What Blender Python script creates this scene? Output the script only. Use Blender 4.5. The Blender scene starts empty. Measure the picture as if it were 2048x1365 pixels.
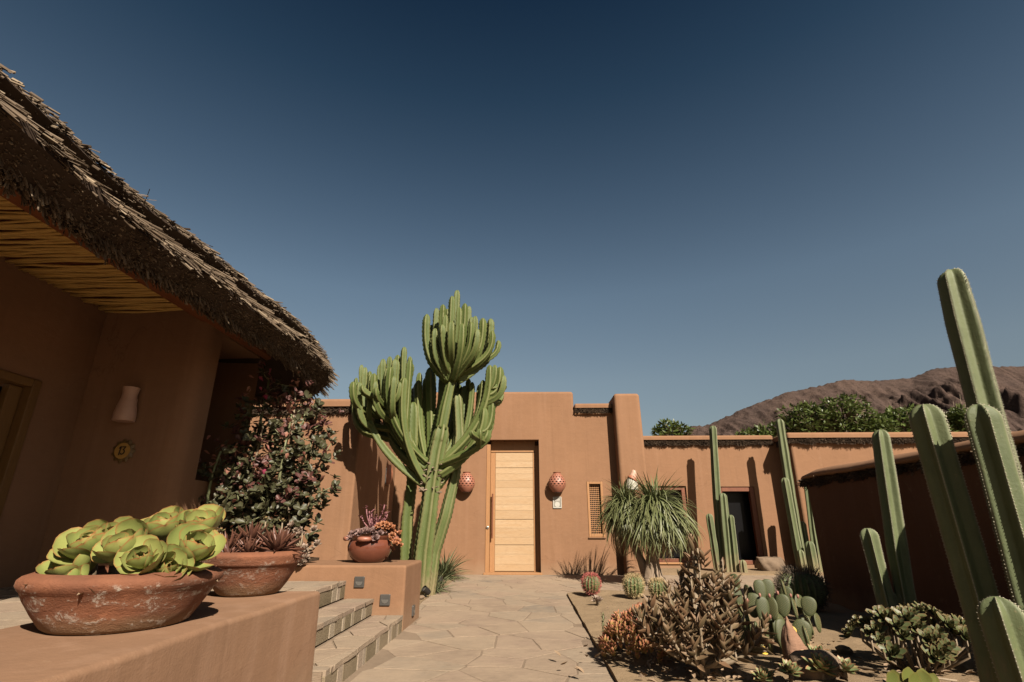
import bpy, bmesh, math, random
import numpy as np
from mathutils import Vector, Matrix, Quaternion, noise
PI = math.pi
sc = bpy.context.scene
COL = sc.collection

# ------------------------------------------------------------------ camera, world, sun, exposure
CAM = Vector((0, 0, .833))
pitch, yaw = math.radians(19.486), math.radians(1.61)
Fw = Vector((-math.sin(yaw)*math.cos(pitch), math.cos(yaw)*math.cos(pitch), math.sin(pitch)))
Rt = Vector((math.cos(yaw), math.sin(yaw), 0))
Up = Rt.cross(Fw)
cd = bpy.data.cameras.new('camera')
cam = bpy.data.objects.new('camera', cd)
COL.objects.link(cam)
cam.matrix_world = Matrix(((Rt.x, Up.x, -Fw.x, CAM.x), (Rt.y, Up.y, -Fw.y, CAM.y), (Rt.z, Up.z, -Fw.z, CAM.z), (0, 0, 0, 1)))
cd.sensor_width = 36
cd.lens = 36*1040/2048
cd.clip_start = .05
cd.clip_end = 6000
sc.camera = cam

SUN_EL, SUN_AZ = math.radians(39), math.radians(27)      # azimuth measured from straight behind the camera towards the right
to_sun = Vector((math.sin(SUN_AZ)*math.cos(SUN_EL), -math.cos(SUN_AZ)*math.cos(SUN_EL), math.sin(SUN_EL)))
w = bpy.data.worlds.new('World')
sc.world = w
w.use_nodes = True
nt = w.node_tree
nt.nodes.clear()
sky = nt.nodes.new('ShaderNodeTexSky')
sky.sky_type = 'NISHITA'
sky.sun_disc = False
sky.sun_elevation = SUN_EL
sky.sun_rotation = PI-SUN_AZ
sky.altitude = 500
sky.air_density = 1.0
sky.dust_density = 2
sky.ozone_density = .5
bg = nt.nodes.new('ShaderNodeBackground')
bg.inputs['Strength'].default_value = .05
wo = nt.nodes.new('ShaderNodeOutputWorld')
# deep dry-air sky: darkens evenly with elevation, the same all round
tc = nt.nodes.new('ShaderNodeTexCoord'); sx = nt.nodes.new('ShaderNodeSeparateXYZ'); rp = nt.nodes.new('ShaderNodeValToRGB'); mx = nt.nodes.new('ShaderNodeMix')
nt.links.new(tc.outputs['Generated'], sx.inputs[0]); nt.links.new(sx.outputs[2], rp.inputs[0])
stops = [(0.1, (0.614, 0.553, 0.476)), (0.255, (0.768, 0.692, 0.565)), (0.407, (0.714, 0.692, 0.587)), (0.569, (0.436, 0.480, 0.443)), (0.699, (0.209, 0.298, 0.310)), (0.8, (0.100, 0.175, 0.211)), (0.95, (0.071, 0.135, 0.171))]
while len(rp.color_ramp.elements) < len(stops): rp.color_ramp.elements.new(.5)
for e, (p, c) in zip(rp.color_ramp.elements, stops): e.position = p; e.color = (*c, 1)
mx.data_type = 'RGBA'; mx.blend_type = 'MULTIPLY'; mx.inputs[0].default_value = 1
nt.links.new(sky.outputs[0], mx.inputs[6]); nt.links.new(rp.outputs[0], mx.inputs[7]); nt.links.new(mx.outputs[2], bg.inputs[0])
nt.links.new(bg.outputs[0], wo.inputs[0])
sd = bpy.data.lights.new('sun', 'SUN')
sd.energy = 5.0
sd.angle = math.radians(.53)
sd.color = (1, .90, .76)
sun = bpy.data.objects.new('sun', sd)
COL.objects.link(sun)
sun.rotation_euler = to_sun.to_track_quat('Z', 'Y').to_euler()
sun.location = (4, -6, 9)
sc.view_settings.view_transform = 'Standard'
sc.view_settings.look = 'None'
sc.view_settings.exposure = 1.35
sc.view_settings.gamma = 1
sc.view_settings.use_curve_mapping = False

# ------------------------------------------------------------------ object helpers
W = {}
def M3(loc=(0, 0, 0), rot=None, s=1.0):
    m = Matrix.Translation(loc)
    if rot is not None:
        m = m @ (rot.to_matrix().to_4x4() if isinstance(rot, Quaternion) else rot)
    if isinstance(s, (int, float)):
        s = (s, s, s)
    return m @ Matrix.Diagonal((*s, 1))
def link(o, parent, Mw):
    COL.objects.link(o)
    if parent is not None:
        o.parent = parent
        o.matrix_parent_inverse = W[parent.name].inverted()
    o.matrix_basis = Mw
    W[o.name] = Mw.copy()
    return o
I4 = Matrix.Identity(4)
def tag(o, label=None, cat=None, group=None, kind=None):
    if label: o['label'] = label
    if cat: o['category'] = cat
    if group: o['group'] = group
    if kind: o['kind'] = kind
    return o
def thing(name, label, cat, loc, group=None):
    o = bpy.data.objects.new(name, None)
    o.empty_display_size = .1
    link(o, None, Matrix.Translation(loc))
    return tag(o, label, cat, group)
MM = {}
def with_mat(me, mat):               # one copy of a shared mesh per material
    if mat is None: return me
    if not me.materials:
        me.materials.append(mat); return me
    if me.materials[0] == mat: return me
    k = (me.name, mat.name)
    if k not in MM:
        c = me.copy(); c.materials.clear(); c.materials.append(mat); MM[k] = c
    return MM[k]
def obj(name, me, mat=None, parent=None, Mw=I4, kind=None):
    o = bpy.data.objects.new(name, me)
    o.data = with_mat(me, mat)
    link(o, parent, Mw)
    if kind: o['kind'] = kind
    return o
def struct(name, me, mat, parent=None):
    return obj(name, me, mat, parent, kind='structure' if parent is None else None)

# ------------------------------------------------------------------ mesh helpers
class G:                                     # collects vertices, faces and per-vertex attributes
    def __init__(s):
        s.v, s.f, s.e, s.r = [], [], [], []
    def add(s, V, F, e=None, r=0.0):
        n = len(s.v)
        s.v.extend(tuple(p) for p in V)
        s.f.extend(tuple(i+n for i in q) for q in F)
        s.e.extend(e if e is not None else [0.0]*len(V))
        s.r.extend([r]*len(V))
    def mesh(s, name, smooth=True, angle=None):
        me = bpy.data.meshes.new(name)
        me.from_pydata(s.v, [], s.f)
        a = me.attributes.new('edge', 'FLOAT', 'POINT'); a.data.foreach_set('value', s.e)
        a = me.attributes.new('rnd', 'FLOAT', 'POINT'); a.data.foreach_set('value', s.r)
        me.polygons.foreach_set('use_smooth', [smooth]*len(me.polygons))
        if angle: me.set_sharp_from_angle(angle=math.radians(angle))
        me.update()
        return me
def fast_mesh(name, V, Q, edge=None, rnd=None, smooth=True):
    me = bpy.data.meshes.new(name)
    V = np.asarray(V, np.float32); Q = np.asarray(Q, np.int32)
    k = Q.shape[1]
    me.vertices.add(len(V)); me.vertices.foreach_set('co', V.ravel())
    me.loops.add(Q.size); me.loops.foreach_set('vertex_index', Q.ravel())
    me.polygons.add(len(Q)); me.polygons.foreach_set('loop_start', np.arange(0, Q.size, k, dtype=np.int32))
    me.polygons.foreach_set('use_smooth', np.full(len(Q), smooth, bool))
    me.update(calc_edges=True)
    for n, d in (('edge', edge), ('rnd', rnd)):
        a = me.attributes.new(n, 'FLOAT', 'POINT')
        a.data.foreach_set('value', np.asarray(d if d is not None else np.zeros(len(V)), np.float32))
    me.validate()
    return me
BOXF = [(0, 3, 2, 1), (4, 5, 6, 7), (0, 1, 5, 4), (1, 2, 6, 5), (2, 3, 7, 6), (3, 0, 4, 7)]
def boxv(x0, x1, y0, y1, z0, z1):
    return [(x0, y0, z0), (x1, y0, z0), (x1, y1, z0), (x0, y1, z0), (x0, y0, z1), (x1, y0, z1), (x1, y1, z1), (x0, y1, z1)]
def box_mesh(name, *b, bevel=0, seg=2):
    bm = bmesh.new()
    vs = [bm.verts.new(p) for p in boxv(*b)]
    for f in BOXF: bm.faces.new([vs[i] for i in f])
    if bevel: bmesh.ops.bevel(bm, geom=bm.edges[:], offset=bevel, segments=seg, profile=.5, affect='EDGES')
    me = bpy.data.meshes.new(name); bm.to_mesh(me); bm.free()
    return me
def solid(name, poly, axis, a, b, bevel=.05, seg=5, cuts=(), rough=0.0, batter=0.0):
    """polygon extruded along an axis, edges rounded, openings cut, then slightly hand-made"""
    bm = bmesh.new()
    def put(p, t):
        return {'y': (p[0], t, p[1]), 'z': (p[0], p[1], t), 'x': (t, p[0], p[1])}[axis]
    A = [bm.verts.new(put(p, a)) for p in poly]
    B = [bm.verts.new(put(p, b)) for p in poly]
    n = len(poly)
    bm.faces.new(A); bm.faces.new(B[::-1])
    for i in range(n): bm.faces.new((A[i], B[i], B[(i+1) % n], A[(i+1) % n]))
    bmesh.ops.recalc_face_normals(bm, faces=bm.faces)
    zmin = min(v.co.z for v in bm.verts)
    ed = [e for e in bm.edges if not (e.verts[0].co.z < zmin+.02 and e.verts[1].co.z < zmin+.02)]
    if bevel: bmesh.ops.bevel(bm, geom=ed, offset=bevel, segments=seg, profile=.5, affect='EDGES', clamp_overlap=True)
    me = bpy.data.meshes.new(name); bm.to_mesh(me); bm.free()
    if cuts:
        o = bpy.data.objects.new('tmp', me); COL.objects.link(o); cs = []
        for c in cuts:
            co = bpy.data.objects.new('tmpc', box_mesh('tmpc', *c)); COL.objects.link(co); cs.append(co)
            m = o.modifiers.new('b', 'BOOLEAN'); m.operation = 'DIFFERENCE'; m.object = co; m.solver = 'EXACT'
        dg = bpy.context.evaluated_depsgraph_get()
        me = bpy.data.meshes.new_from_object(o.evaluated_get(dg)); me.name = name
        for q in cs+[o]: bpy.data.objects.remove(q)
        bpy.context.view_layer.update()
    return me
def frames(P):
    P = [Vector(p) for p in P]
    T = []
    for i in range(len(P)):
        T.append((P[min(i+1, len(P)-1)]-P[max(i-1, 0)]).normalized())
    n = Vector((1, 0, 0)) if abs(T[0].x) < .8 else Vector((0, 1, 0))
    n = (n-T[0]*n.dot(T[0])).normalized()
    out = []
    for i, t in enumerate(T):
        if i: n = (T[i-1].rotation_difference(t) @ n); n = (n-t*n.dot(t)).normalized()
        out.append((P[i], t, n, t.cross(n)))
    return out
def tube(g, P, rad, n=8, cap=True, r=0.0, jit=0):
    fr = frames(P); V = []; F = []
    for i, (p, t, a, b) in enumerate(fr):
        R = rad[i] if hasattr(rad, '__len__') else rad
        for k in range(n):
            th = 2*PI*k/n
            V.append(p+(a*math.cos(th)+b*math.sin(th))*R*(1+random.uniform(-jit, jit)))
    m = len(fr)
    for i in range(m-1):
        for k in range(n):
            F.append((i*n+k, i*n+(k+1) % n, (i+1)*n+(k+1) % n, (i+1)*n+k))
    if cap:
        F.append(tuple(range(n))[::-1]); F.append(tuple((m-1)*n+k for k in range(n)))
    g.add(V, F, r=r)
def lathe(g, prof, n=32, c=(0, 0, 0), e=None, wob=0.0):
    V = []; F = []; E = []
    for i, (r, z) in enumerate(prof):
        for k in range(n):
            th = 2*PI*k/n
            rr = r*(1+wob*noise.noise((math.cos(th)*1.3+c[0], math.sin(th)*1.3, z*6)))
            V.append((c[0]+rr*math.cos(th), c[1]+rr*math.sin(th), c[2]+z)); E.append(e[i] if e else 0)
    m = len(prof)
    for i in range(m-1):
        for k in range(n): F.append((i*n+k, i*n+(k+1) % n, (i+1)*n+(k+1) % n, (i+1)*n+k))
    if prof[0][0] > 1e-4: F.append(tuple(range(n))[::-1])
    if prof[-1][0] > 1e-4: F.append(tuple((m-1)*n+k for k in range(n)))
    g.add(V, F, E)
def bez(p0, p1, p2, p3, n):
    p0, p1, p2, p3 = map(Vector, (p0, p1, p2, p3))
    return [p0*(1-t)**3+p1*3*t*(1-t)**2+p2*3*t*t*(1-t)+p3*t**3 for t in (i/(n-1) for i in range(n))]
def ribbed(name, P, R, nr=5, depth=.38, per=6, step=.035, serr=0.0, sharp=1.0, taper0=1.0, twist=0.0, seed=0, spines=None, wobble=.06, tipk=1.0):
    """ribbed succulent stem with a domed tip; 'edge' is 1 on the rib crests"""
    rng = random.Random(seed)
    P = [Vector(p) for p in P]
    L = [0]
    for i in range(1, len(P)): L.append(L[-1]+(P[i]-P[i-1]).length)
    n = max(6, int(L[-1]/step)); S = []
    def at(d):
        for i in range(1, len(P)):
            if d <= L[i]+1e-9: return P[i-1].lerp(P[i], (d-L[i-1])/max(1e-9, L[i]-L[i-1]))
        return P[-1].copy()
    ds = [L[-1]*i/n for i in range(n+1)]
    ds = [d for d in ds if d < L[-1]-R*tipk]+[L[-1]-R*tipk*x for x in (1.0, .8, .6, .42, .26, .14, .05, .01)]
    ds = sorted(set(max(0, d) for d in ds))
    fr = frames([at(d) for d in ds])
    m = nr*per; V = []; F = []; E = []
    wob = [rng.uniform(-1, 1) for _ in range(40)]
    for i, (p, t, a, b) in enumerate(fr):
        d = ds[i]; q = L[-1]-d
        rr = R*(math.sqrt(max(.0004, 1-(1-min(1, q/(R*tipk)))**2)))
        rr *= taper0+(1-taper0)*min(1, d/(R*5))
        x = d/(R*3.2); k0 = int(x) % 39
        rr *= 1+wobble*(wob[k0]*(1-x % 1)+wob[k0+1]*(x % 1))
        for k in range(m):
            th = 2*PI*k/m+twist*d+seed
            c = (.5+.5*math.cos(nr*2*PI*k/m))**sharp if sharp != .9 else 1-abs(math.sin(nr*PI*k/m))**.85
            s = 1-depth*(1-c)
            crest = k % per == 0
            if serr and crest: s += serr*(1 if i % 2 else -1)
            V.append(p+(a*math.cos(th)+b*math.sin(th))*rr*s); E.append(1.0 if crest else 0.0)
    k = len(fr)
    for i in range(k-1):
        for j in range(m): F.append((i*m+j, i*m+(j+1) % m, (i+1)*m+(j+1) % m, (i+1)*m+j))
    F.append(tuple(range(m))[::-1]); F.append(tuple((k-1)*m+j for j in range(m)))
    g = G(); g.add(V, F, E)
    me = g.mesh(name)
    if spines is not None:
        for i in range(k-1):
            for j in range(0, m, per):
                p = V[i*m+j]; q = V[(i+1)*m+j]; out = (p-fr[i][0]).normalized()
                nn = max(1, int((q-p).length/.011))
                for z in range(nn):
                    if rng.random() < .93: spines.append((p.lerp(q, (z+rng.uniform(-.2, .2))/nn), (out+Vector((rng.uniform(-.5, .5), rng.uniform(-.5, .5), rng.uniform(-.3, .6)))).normalized()))
    return me
def spine_mesh(name, pts, s):
    V = []; Q = []
    for p, o in pts:
        n = len(V); t = o.orthogonal().normalized(); u = o.cross(t)
        V += [p+t*s, p+u*s, p-t*s, p-u*s, p+o*s*2.2]
        Q += [(n, n+1, n+4), (n+1, n+2, n+4), (n+2, n+3, n+4), (n+3, n, n+4)]
    return fast_mesh(name, V, Q)
def leaf(L, Wd, prof, cup=0.0, curl=0.0, thick=0.0, nu=7, nv=4, fold=0.0, tip=False):
    """leaf along +Y, upper face +Z; prof(u) gives the half width; 'edge' is 1 at margin and tip"""
    V = []; F = []; E = []
    def pt(u, v, z0):
        wv = Wd*prof(u)
        return (wv*v, L*u*math.cos(curl*u*.5), cup*wv*v*v+curl*L*u*u*.5+fold*abs(v)*wv+z0)
    for side in ((0,) if thick == 0 else (0, 1)):
        n = len(V)
        for i in range(nu):
            u = i/(nu-1)
            for j in range(nv):
                v = -1+2*j/(nv-1)
                z = 0 if side == 0 else -thick*(1-v*v)*(.25+.75*math.sin(PI*min(1, u*.95+.03)))
                V.append(pt(u, v, z)); E.append(u**2.2 if tip else max(abs(v)**3, u**7))
        for i in range(nu-1):
            for j in range(nv-1):
                q = (n+i*nv+j, n+i*nv+j+1, n+(i+1)*nv+j+1, n+(i+1)*nv+j)
                F.append(q if side == 0 else q[::-1])
    return V, F, E
def leaf_mesh(name, *a, **k):
    g = G(); V, F, E = leaf(*a, **k); g.add(V, F, E)
    return g.mesh(name)
def inst_mesh(name, me, mats):
    n = len(me.vertices); co = np.empty(n*3, np.float32); me.vertices.foreach_get('co', co); co = co.reshape(n, 3)
    ed = np.empty(n, np.float32); me.attributes['edge'].data.foreach_get('value', ed)
    polys = [tuple(p.vertices) for p in me.polygons]
    quads = np.array([(p[0], p[i], p[i+1]) for p in polys for i in range(1, len(p)-1)], np.int32)
    Vs = []; Qs = []; R = []
    for i, m in enumerate(mats):
        a = np.array(m, np.float32)
        Vs.append(co @ a[:3, :3].T+a[:3, 3]); Qs.append(quads+i*n); R.append(np.full(n, (i*.61803) % 1, np.float32))
    return fast_mesh(name, np.concatenate(Vs), np.concatenate(Qs), np.tile(ed, len(mats)), np.concatenate(R))
def scatter(parent, name, mass, me, mat, mats, limit=300):
    """nearest ones as parts of their own, the rest joined into one stuff part"""
    mats = sorted(mats, key=lambda m: (m.translation-CAM).length)
    for m in mats[:limit]: obj(name, me, mat, parent, m)
    if len(mats) > limit:
        obj(mass, inst_mesh(mass, me, mats[limit:]), mat, parent, kind='stuff')
def orient(d, up=Vector((0, 0, 1)), roll=0.0):
    """rotation taking +Y to d with +Z as near as can be to up"""
    d = Vector(d).normalized(); x = d.cross(up)
    if x.length < 1e-3: x = d.cross(Vector((1, 0, 0)))
    x.normalize(); z = x.cross(d)
    m = Matrix(((x.x, d.x, z.x), (x.y, d.y, z.y), (x.z, d.z, z.z))).to_4x4()
    return m @ Matrix.Rotation(roll, 4, 'Y')
def straws(name, B, D, Ln, Wd, bend=.0):
    """thin four-sided stalks: bases, unit directions, lengths, widths (arrays)"""
    B = np.asarray(B, float); D = np.asarray(D, float); Ln = np.asarray(Ln)[:, None]; Wd = np.asarray(Wd)[:, None]
    D = D/np.linalg.norm(D, axis=1)[:, None]
    ref = np.random.normal(size=D.shape); a = np.cross(D, ref); a /= np.linalg.norm(a, axis=1)[:, None]; b = np.cross(D, a)
    E = B+D*Ln
    n = len(B); V = np.empty((n, 8, 3))
    for k, (s, t) in enumerate(((1, 0), (0, .5), (-1, 0), (0, -.5))):
        o = (a*s+b*t)*Wd*.5
        V[:, k] = B+o; V[:, 4+k] = E+o*.8
    Q = np.array([(0, 1, 5, 4), (1, 2, 6, 5), (2, 3, 7, 6), (3, 0, 4, 7), (4, 5, 6, 7)])
    Q = (Q[None]+(np.arange(n)*8)[:, None, None]).reshape(-1, 4)
    return fast_mesh(name, V.reshape(-1, 3), Q, rnd=np.repeat(np.random.rand(n), 8), smooth=False)

# ------------------------------------------------------------------ materials
def mk(name):
    m = bpy.data.materials.new(name); m.use_nodes = True
    t = m.node_tree; t.nodes.clear()
    o = t.nodes.new('ShaderNodeOutputMaterial'); p = t.nodes.new('ShaderNodeBsdfPrincipled')
    t.links.new(p.outputs[0], o.inputs[0])
    return m, t, p, o
def N(t, typ, **k):
    n = t.nodes.new(typ)
    for a, v in k.items():
        if hasattr(n, a): setattr(n, a, v)
        else: n.inputs[a.replace('_', ' ')].default_value = v
    return n
def mixc(t, fac, a, b, mode='MIX'):
    n = t.nodes.new('ShaderNodeMix'); n.data_type = 'RGBA'; n.blend_type = mode
    for i, v in ((0, fac), (6, a), (7, b)):
        if hasattr(v, 'is_output'): t.links.new(v, n.inputs[i])
        else: n.inputs[i].default_value = (*v, 1) if i and len(v) == 3 else v
    return n.outputs[2]
def math_(t, op, a, b=None, clamp=False):
    n = t.nodes.new('ShaderNodeMath'); n.operation = op; n.use_clamp = clamp
    for i, v in ((0, a), (1, b)):
        if v is None: continue
        if hasattr(v, 'is_output'): t.links.new(v, n.inputs[i])
        else: n.inputs[i].default_value = v
    return n.outputs[0]
def ramp(t, src, stops):
    n = t.nodes.new('ShaderNodeValToRGB'); t.links.new(src, n.inputs[0])
    r = n.color_ramp
    while len(r.elements) < len(stops): r.elements.new(.5)
    for e, (p, c) in zip(r.elements, stops):
        e.position = p; e.color = (c, c, c, 1) if isinstance(c, (int, float)) else (*c, 1)
    return n.outputs[0]
def coords(t, scale=(1, 1, 1), kind='Object', rot=(0, 0, 0)):
    c = t.nodes.new('ShaderNodeTexCoord'); m = t.nodes.new('ShaderNodeMapping')
    m.inputs['Scale'].default_value = scale; m.inputs['Rotation'].default_value = rot
    t.links.new(c.outputs[kind], m.inputs[0]); return m.outputs[0]
def wcoords(t, scale=(1, 1, 1)):
    c = t.nodes.new('ShaderNodeNewGeometry'); m = t.nodes.new('ShaderNodeMapping')
    m.inputs['Scale'].default_value = scale
    t.links.new(c.outputs['Position'], m.inputs[0]); return m.outputs[0]
def nz(t, vec, scale, detail=4, rough=.55, dist=0.0):
    n = t.nodes.new('ShaderNodeTexNoise'); n.inputs['Scale'].default_value = scale; n.inputs['Detail'].default_value = detail
    n.inputs['Roughness'].default_value = rough; n.inputs['Distortion'].default_value = dist
    if vec is not None: t.links.new(vec, n.inputs['Vector'])
    return n.outputs[0]
def bump(t, p, h, strength=.3, dist=.01):
    b = t.nodes.new('ShaderNodeBump'); b.inputs['Strength'].default_value = strength; b.inputs['Distance'].default_value = dist
    t.links.new(h, b.inputs['Height']); t.links.new(b.outputs[0], p.inputs['Normal'])
def rnd(t):
    o = t.nodes.new('ShaderNodeObjectInfo'); a = t.nodes.new('ShaderNodeAttribute'); a.attribute_name = 'rnd'
    return math_(t, 'FRACT', math_(t, 'ADD', o.outputs['Random'], a.outputs['Fac']))
def attr(t, n):
    a = t.nodes.new('ShaderNodeAttribute'); a.attribute_name = n; return a.outputs['Fac']
def scale_c(c, s): return tuple(x*s for x in c)

def adobe(name, base=(.245, .131, .073), streak=.12):
    m, t, p, o = mk(name)
    v = wcoords(t); big = nz(t, v, .9, 5, .6); med = nz(t, v, 5, 6, .65)
    st = nz(t, wcoords(t, (7, 7, .5)), 1.0, 4, .6); fine = nz(t, v, 120, 3, .6)
    c = mixc(t, ramp(t, big, [(.3, 0), (.7, 1)]), scale_c(base, .92), scale_c(base, 1.08))
    c = mixc(t, math_(t, 'MULTIPLY', ramp(t, st, [(.5, 0), (.75, 1)]), streak*2.2), c, tuple(min(1, x*1.25+.03) for x in base))
    c = mixc(t, math_(t, 'MULTIPLY', ramp(t, med, [(.52, 0), (.75, 1)]), streak), c, scale_c(base, .72))
    # trowel sweeps, faint runs and hairline cracks
    tr = nz(t, wcoords(t, (1.2, 1.2, 3.5)), 3.2, 6, .7, 1.2)
    c = mixc(t, math_(t, 'MULTIPLY', ramp(t, tr, [(.42, 0), (.62, 1)]), .24), c, scale_c(base, 1.22))
    rn = nz(t, wcoords(t, (11, 11, .35)), 1.0, 5, .65)
    c = mixc(t, math_(t, 'MULTIPLY', ramp(t, rn, [(.56, 0), (.68, 1)]), .20), c, scale_c(base, .66))
    vo = t.nodes.new('ShaderNodeTexVoronoi'); vo.feature = 'DISTANCE_TO_EDGE'; vo.inputs['Scale'].default_value = 1.1
    wv = t.nodes.new('ShaderNodeVectorMath'); wv.operation = 'ADD'; n3 = t.nodes.new('ShaderNodeTexNoise'); n3.inputs['Scale'].default_value = 3; n3.inputs['Detail'].default_value = 6
    t.links.new(v, wv.inputs[0]); t.links.new(n3.outputs['Color'], wv.inputs[1]); t.links.new(wv.outputs[0], vo.inputs['Vector'])
    ck = math_(t, 'MULTIPLY', ramp(t, vo.outputs['Distance'], [(.0, 1), (.006, 0)]), ramp(t, nz(t, v, .8, 3), [(.52, 0), (.62, .4)]))
    c = mixc(t, ck, c, scale_c(base, .45))
    zz = t.nodes.new('ShaderNodeSeparateXYZ'); t.links.new(v, zz.inputs[0])
    ft = ramp(t, math_(t, 'ADD', zz.outputs[2], math_(t, 'MULTIPLY', med, .22)), [(.10, .55), (.34, 0)])
    c = mixc(t, ft, c, (.30, .20, .125))
    # splash dirt close to the ground and along weathered patches
    sp = nz(t, v, 14, 4, .7)
    c = mixc(t, math_(t, 'MULTIPLY', ramp(t, sp, [(.62, 0), (.72, 1)]), .10), c, (.50, .36, .24))
    t.links.new(c, p.inputs['Base Color']); p.inputs['Roughness'].default_value = .92
    p.inputs['Specular IOR Level'].default_value = .15
    h = math_(t, 'ADD', math_(t, 'MULTIPLY', med, 1.0), math_(t, 'MULTIPLY', fine, .22))
    bump(t, p, math_(t, 'ADD', h, math_(t, 'MULTIPLY', tr, .35)), .42, .012)
    return m
def plant(name, c1, c2, edge=None, e_pow=1.0, e_mul=1.0, rough=.5, trans=.0, spec=.4, nscale=30, bmp=.15, sheen=0):
    m, t, p, o = mk(name)
    r = rnd(t); v = coords(t)
    n = nz(t, v, nscale, 4, .6)
    f = math_(t, 'ADD', math_(t, 'MULTIPLY', r, .65), math_(t, 'MULTIPLY', n, .5), True)
    f = math_(t, 'SUBTRACT', f, .1, True)
    c = mixc(t, f, c1, c2)
    if edge:
        ef = math_(t, 'MULTIPLY', math_(t, 'POWER', attr(t, 'edge'), e_pow), e_mul, True)
        c = mixc(t, ef, c, edge)
    t.links.new(c, p.inputs['Base Color']); p.inputs['Roughness'].default_value = rough
    p.inputs['Specular IOR Level'].default_value = spec
    if bmp: bump(t, p, nz(t, v, nscale*3, 3), bmp, .003)
    if trans:
        tr = t.nodes.new('ShaderNodeBsdfTranslucent'); t.links.new(c, tr.inputs[0])
        mx = t.nodes.new('ShaderNodeMixShader'); mx.inputs[0].default_value = trans
        t.links.new(p.outputs[0], mx.inputs[1]); t.links.new(tr.outputs[0], mx.inputs[2]); t.links.new(mx.outputs[0], o.inputs[0])
    return m
def cactus_skin(name, c1, c2, edge, e_pow, e_mul, cork=.35, rough=.6):
    m, t, p, o = mk(name)
    v = wcoords(t); r = rnd(t)
    a = nz(t, v, 5, 5, .65); b = nz(t, wcoords(t, (1, 1, .35)), 26, 5, .7); d = nz(t, v, 60, 4, .7)
    f = math_(t, 'ADD', math_(t, 'MULTIPLY', r, .5), math_(t, 'MULTIPLY', ramp(t, a, [(.3, 0), (.7, 1)]), .5), True)
    c = mixc(t, f, c1, c2)
    c = mixc(t, math_(t, 'MULTIPLY', ramp(t, b, [(.50, 0), (.72, 1)]), .4), c, scale_c(c1, .62))
    bl = math_(t, 'MULTIPLY', ramp(t, d, [(.62, 0), (.70, 1)]), cork)
    c = mixc(t, bl, c, (.26, .20, .11))
    c = mixc(t, math_(t, 'MULTIPLY', math_(t, 'POWER', attr(t, 'edge'), e_pow), e_mul, True), c, edge)
    z = t.nodes.new('ShaderNodeSeparateXYZ'); t.links.new(wcoords(t), z.inputs[0])
    low = ramp(t, math_(t, 'SUBTRACT', math_(t, 'MULTIPLY', b, .9), z.outputs[2]), [(.08, 0), (.40, 1)])
    c = mixc(t, math_(t, 'MULTIPLY', low, .75), c, (.25, .19, .105))
    t.links.new(c, p.inputs['Base Color']); p.inputs['Roughness'].default_value = rough; p.inputs['Specular IOR Level'].default_value = .25
    bump(t, p, math_(t, 'ADD', d, b), .35, .006)
    return m
def plain(name, c, rough=.6, metal=0, c2=None, nscale=20, bmp=0, spec=.5, stretch=(1, 1, 1)):
    m, t, p, o = mk(name)
    v = coords(t, stretch); n = nz(t, v, nscale, 5, .6)
    cc = mixc(t, ramp(t, n, [(.3, 0), (.7, 1)]), c, c2 or scale_c(c, .8))
    r = rnd(t); cc = mixc(t, math_(t, 'MULTIPLY', r, .35), cc, scale_c(c, .62))
    t.links.new(cc, p.inputs['Base Color']); p.inputs['Roughness'].default_value = rough; p.inputs['Metallic'].default_value = metal
    p.inputs['Specular IOR Level'].default_value = spec
    if bmp: bump(t, p, n, bmp, .006)
    return m
def straw_mat(name, a, b, c3):
    m, t, p, o = mk(name)
    r = attr(t, 'rnd')
    n = t.nodes.new('ShaderNodeValToRGB'); t.links.new(r, n.inputs[0]); e = n.color_ramp.elements
    e[0].color = (*a, 1); e[1].color = (*b, 1); e.new(.8).color = (*c3, 1)
    big = nz(t, wcoords(t), 7, 3)
    c = mixc(t, ramp(t, big, [(.4, 0), (.65, .5)]), n.outputs[0], scale_c(a, .6))
    t.links.new(c, p.inputs['Base Color']); p.inputs['Roughness'].default_value = .75; p.inputs['Specular IOR Level'].default_value = .25
    return m
def wood(name, a, b, grain=(1, 1, 1), rough=.55, sc_=6):
    m, t, p, o = mk(name)
    v = wcoords(t, grain); n = nz(t, v, sc_, 6, .65, .6); k = nz(t, v, sc_*6, 3, .6)
    r = rnd(t)
    c = mixc(t, ramp(t, n, [(.3, 0), (.7, 1)]), a, b)
    c = mixc(t, math_(t, 'MULTIPLY', r, .55), c, scale_c(b, .82))
    c = mixc(t, math_(t, 'MULTIPLY', ramp(t, k, [(.48, 0), (.66, 1)]), .35), c, scale_c(b, .55))
    t.links.new(c, p.inputs['Base Color']); p.inputs['Roughness'].default_value = rough; p.inputs['Specular IOR Level'].default_value = .3
    bump(t, p, k, .15, .002)
    return m
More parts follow.
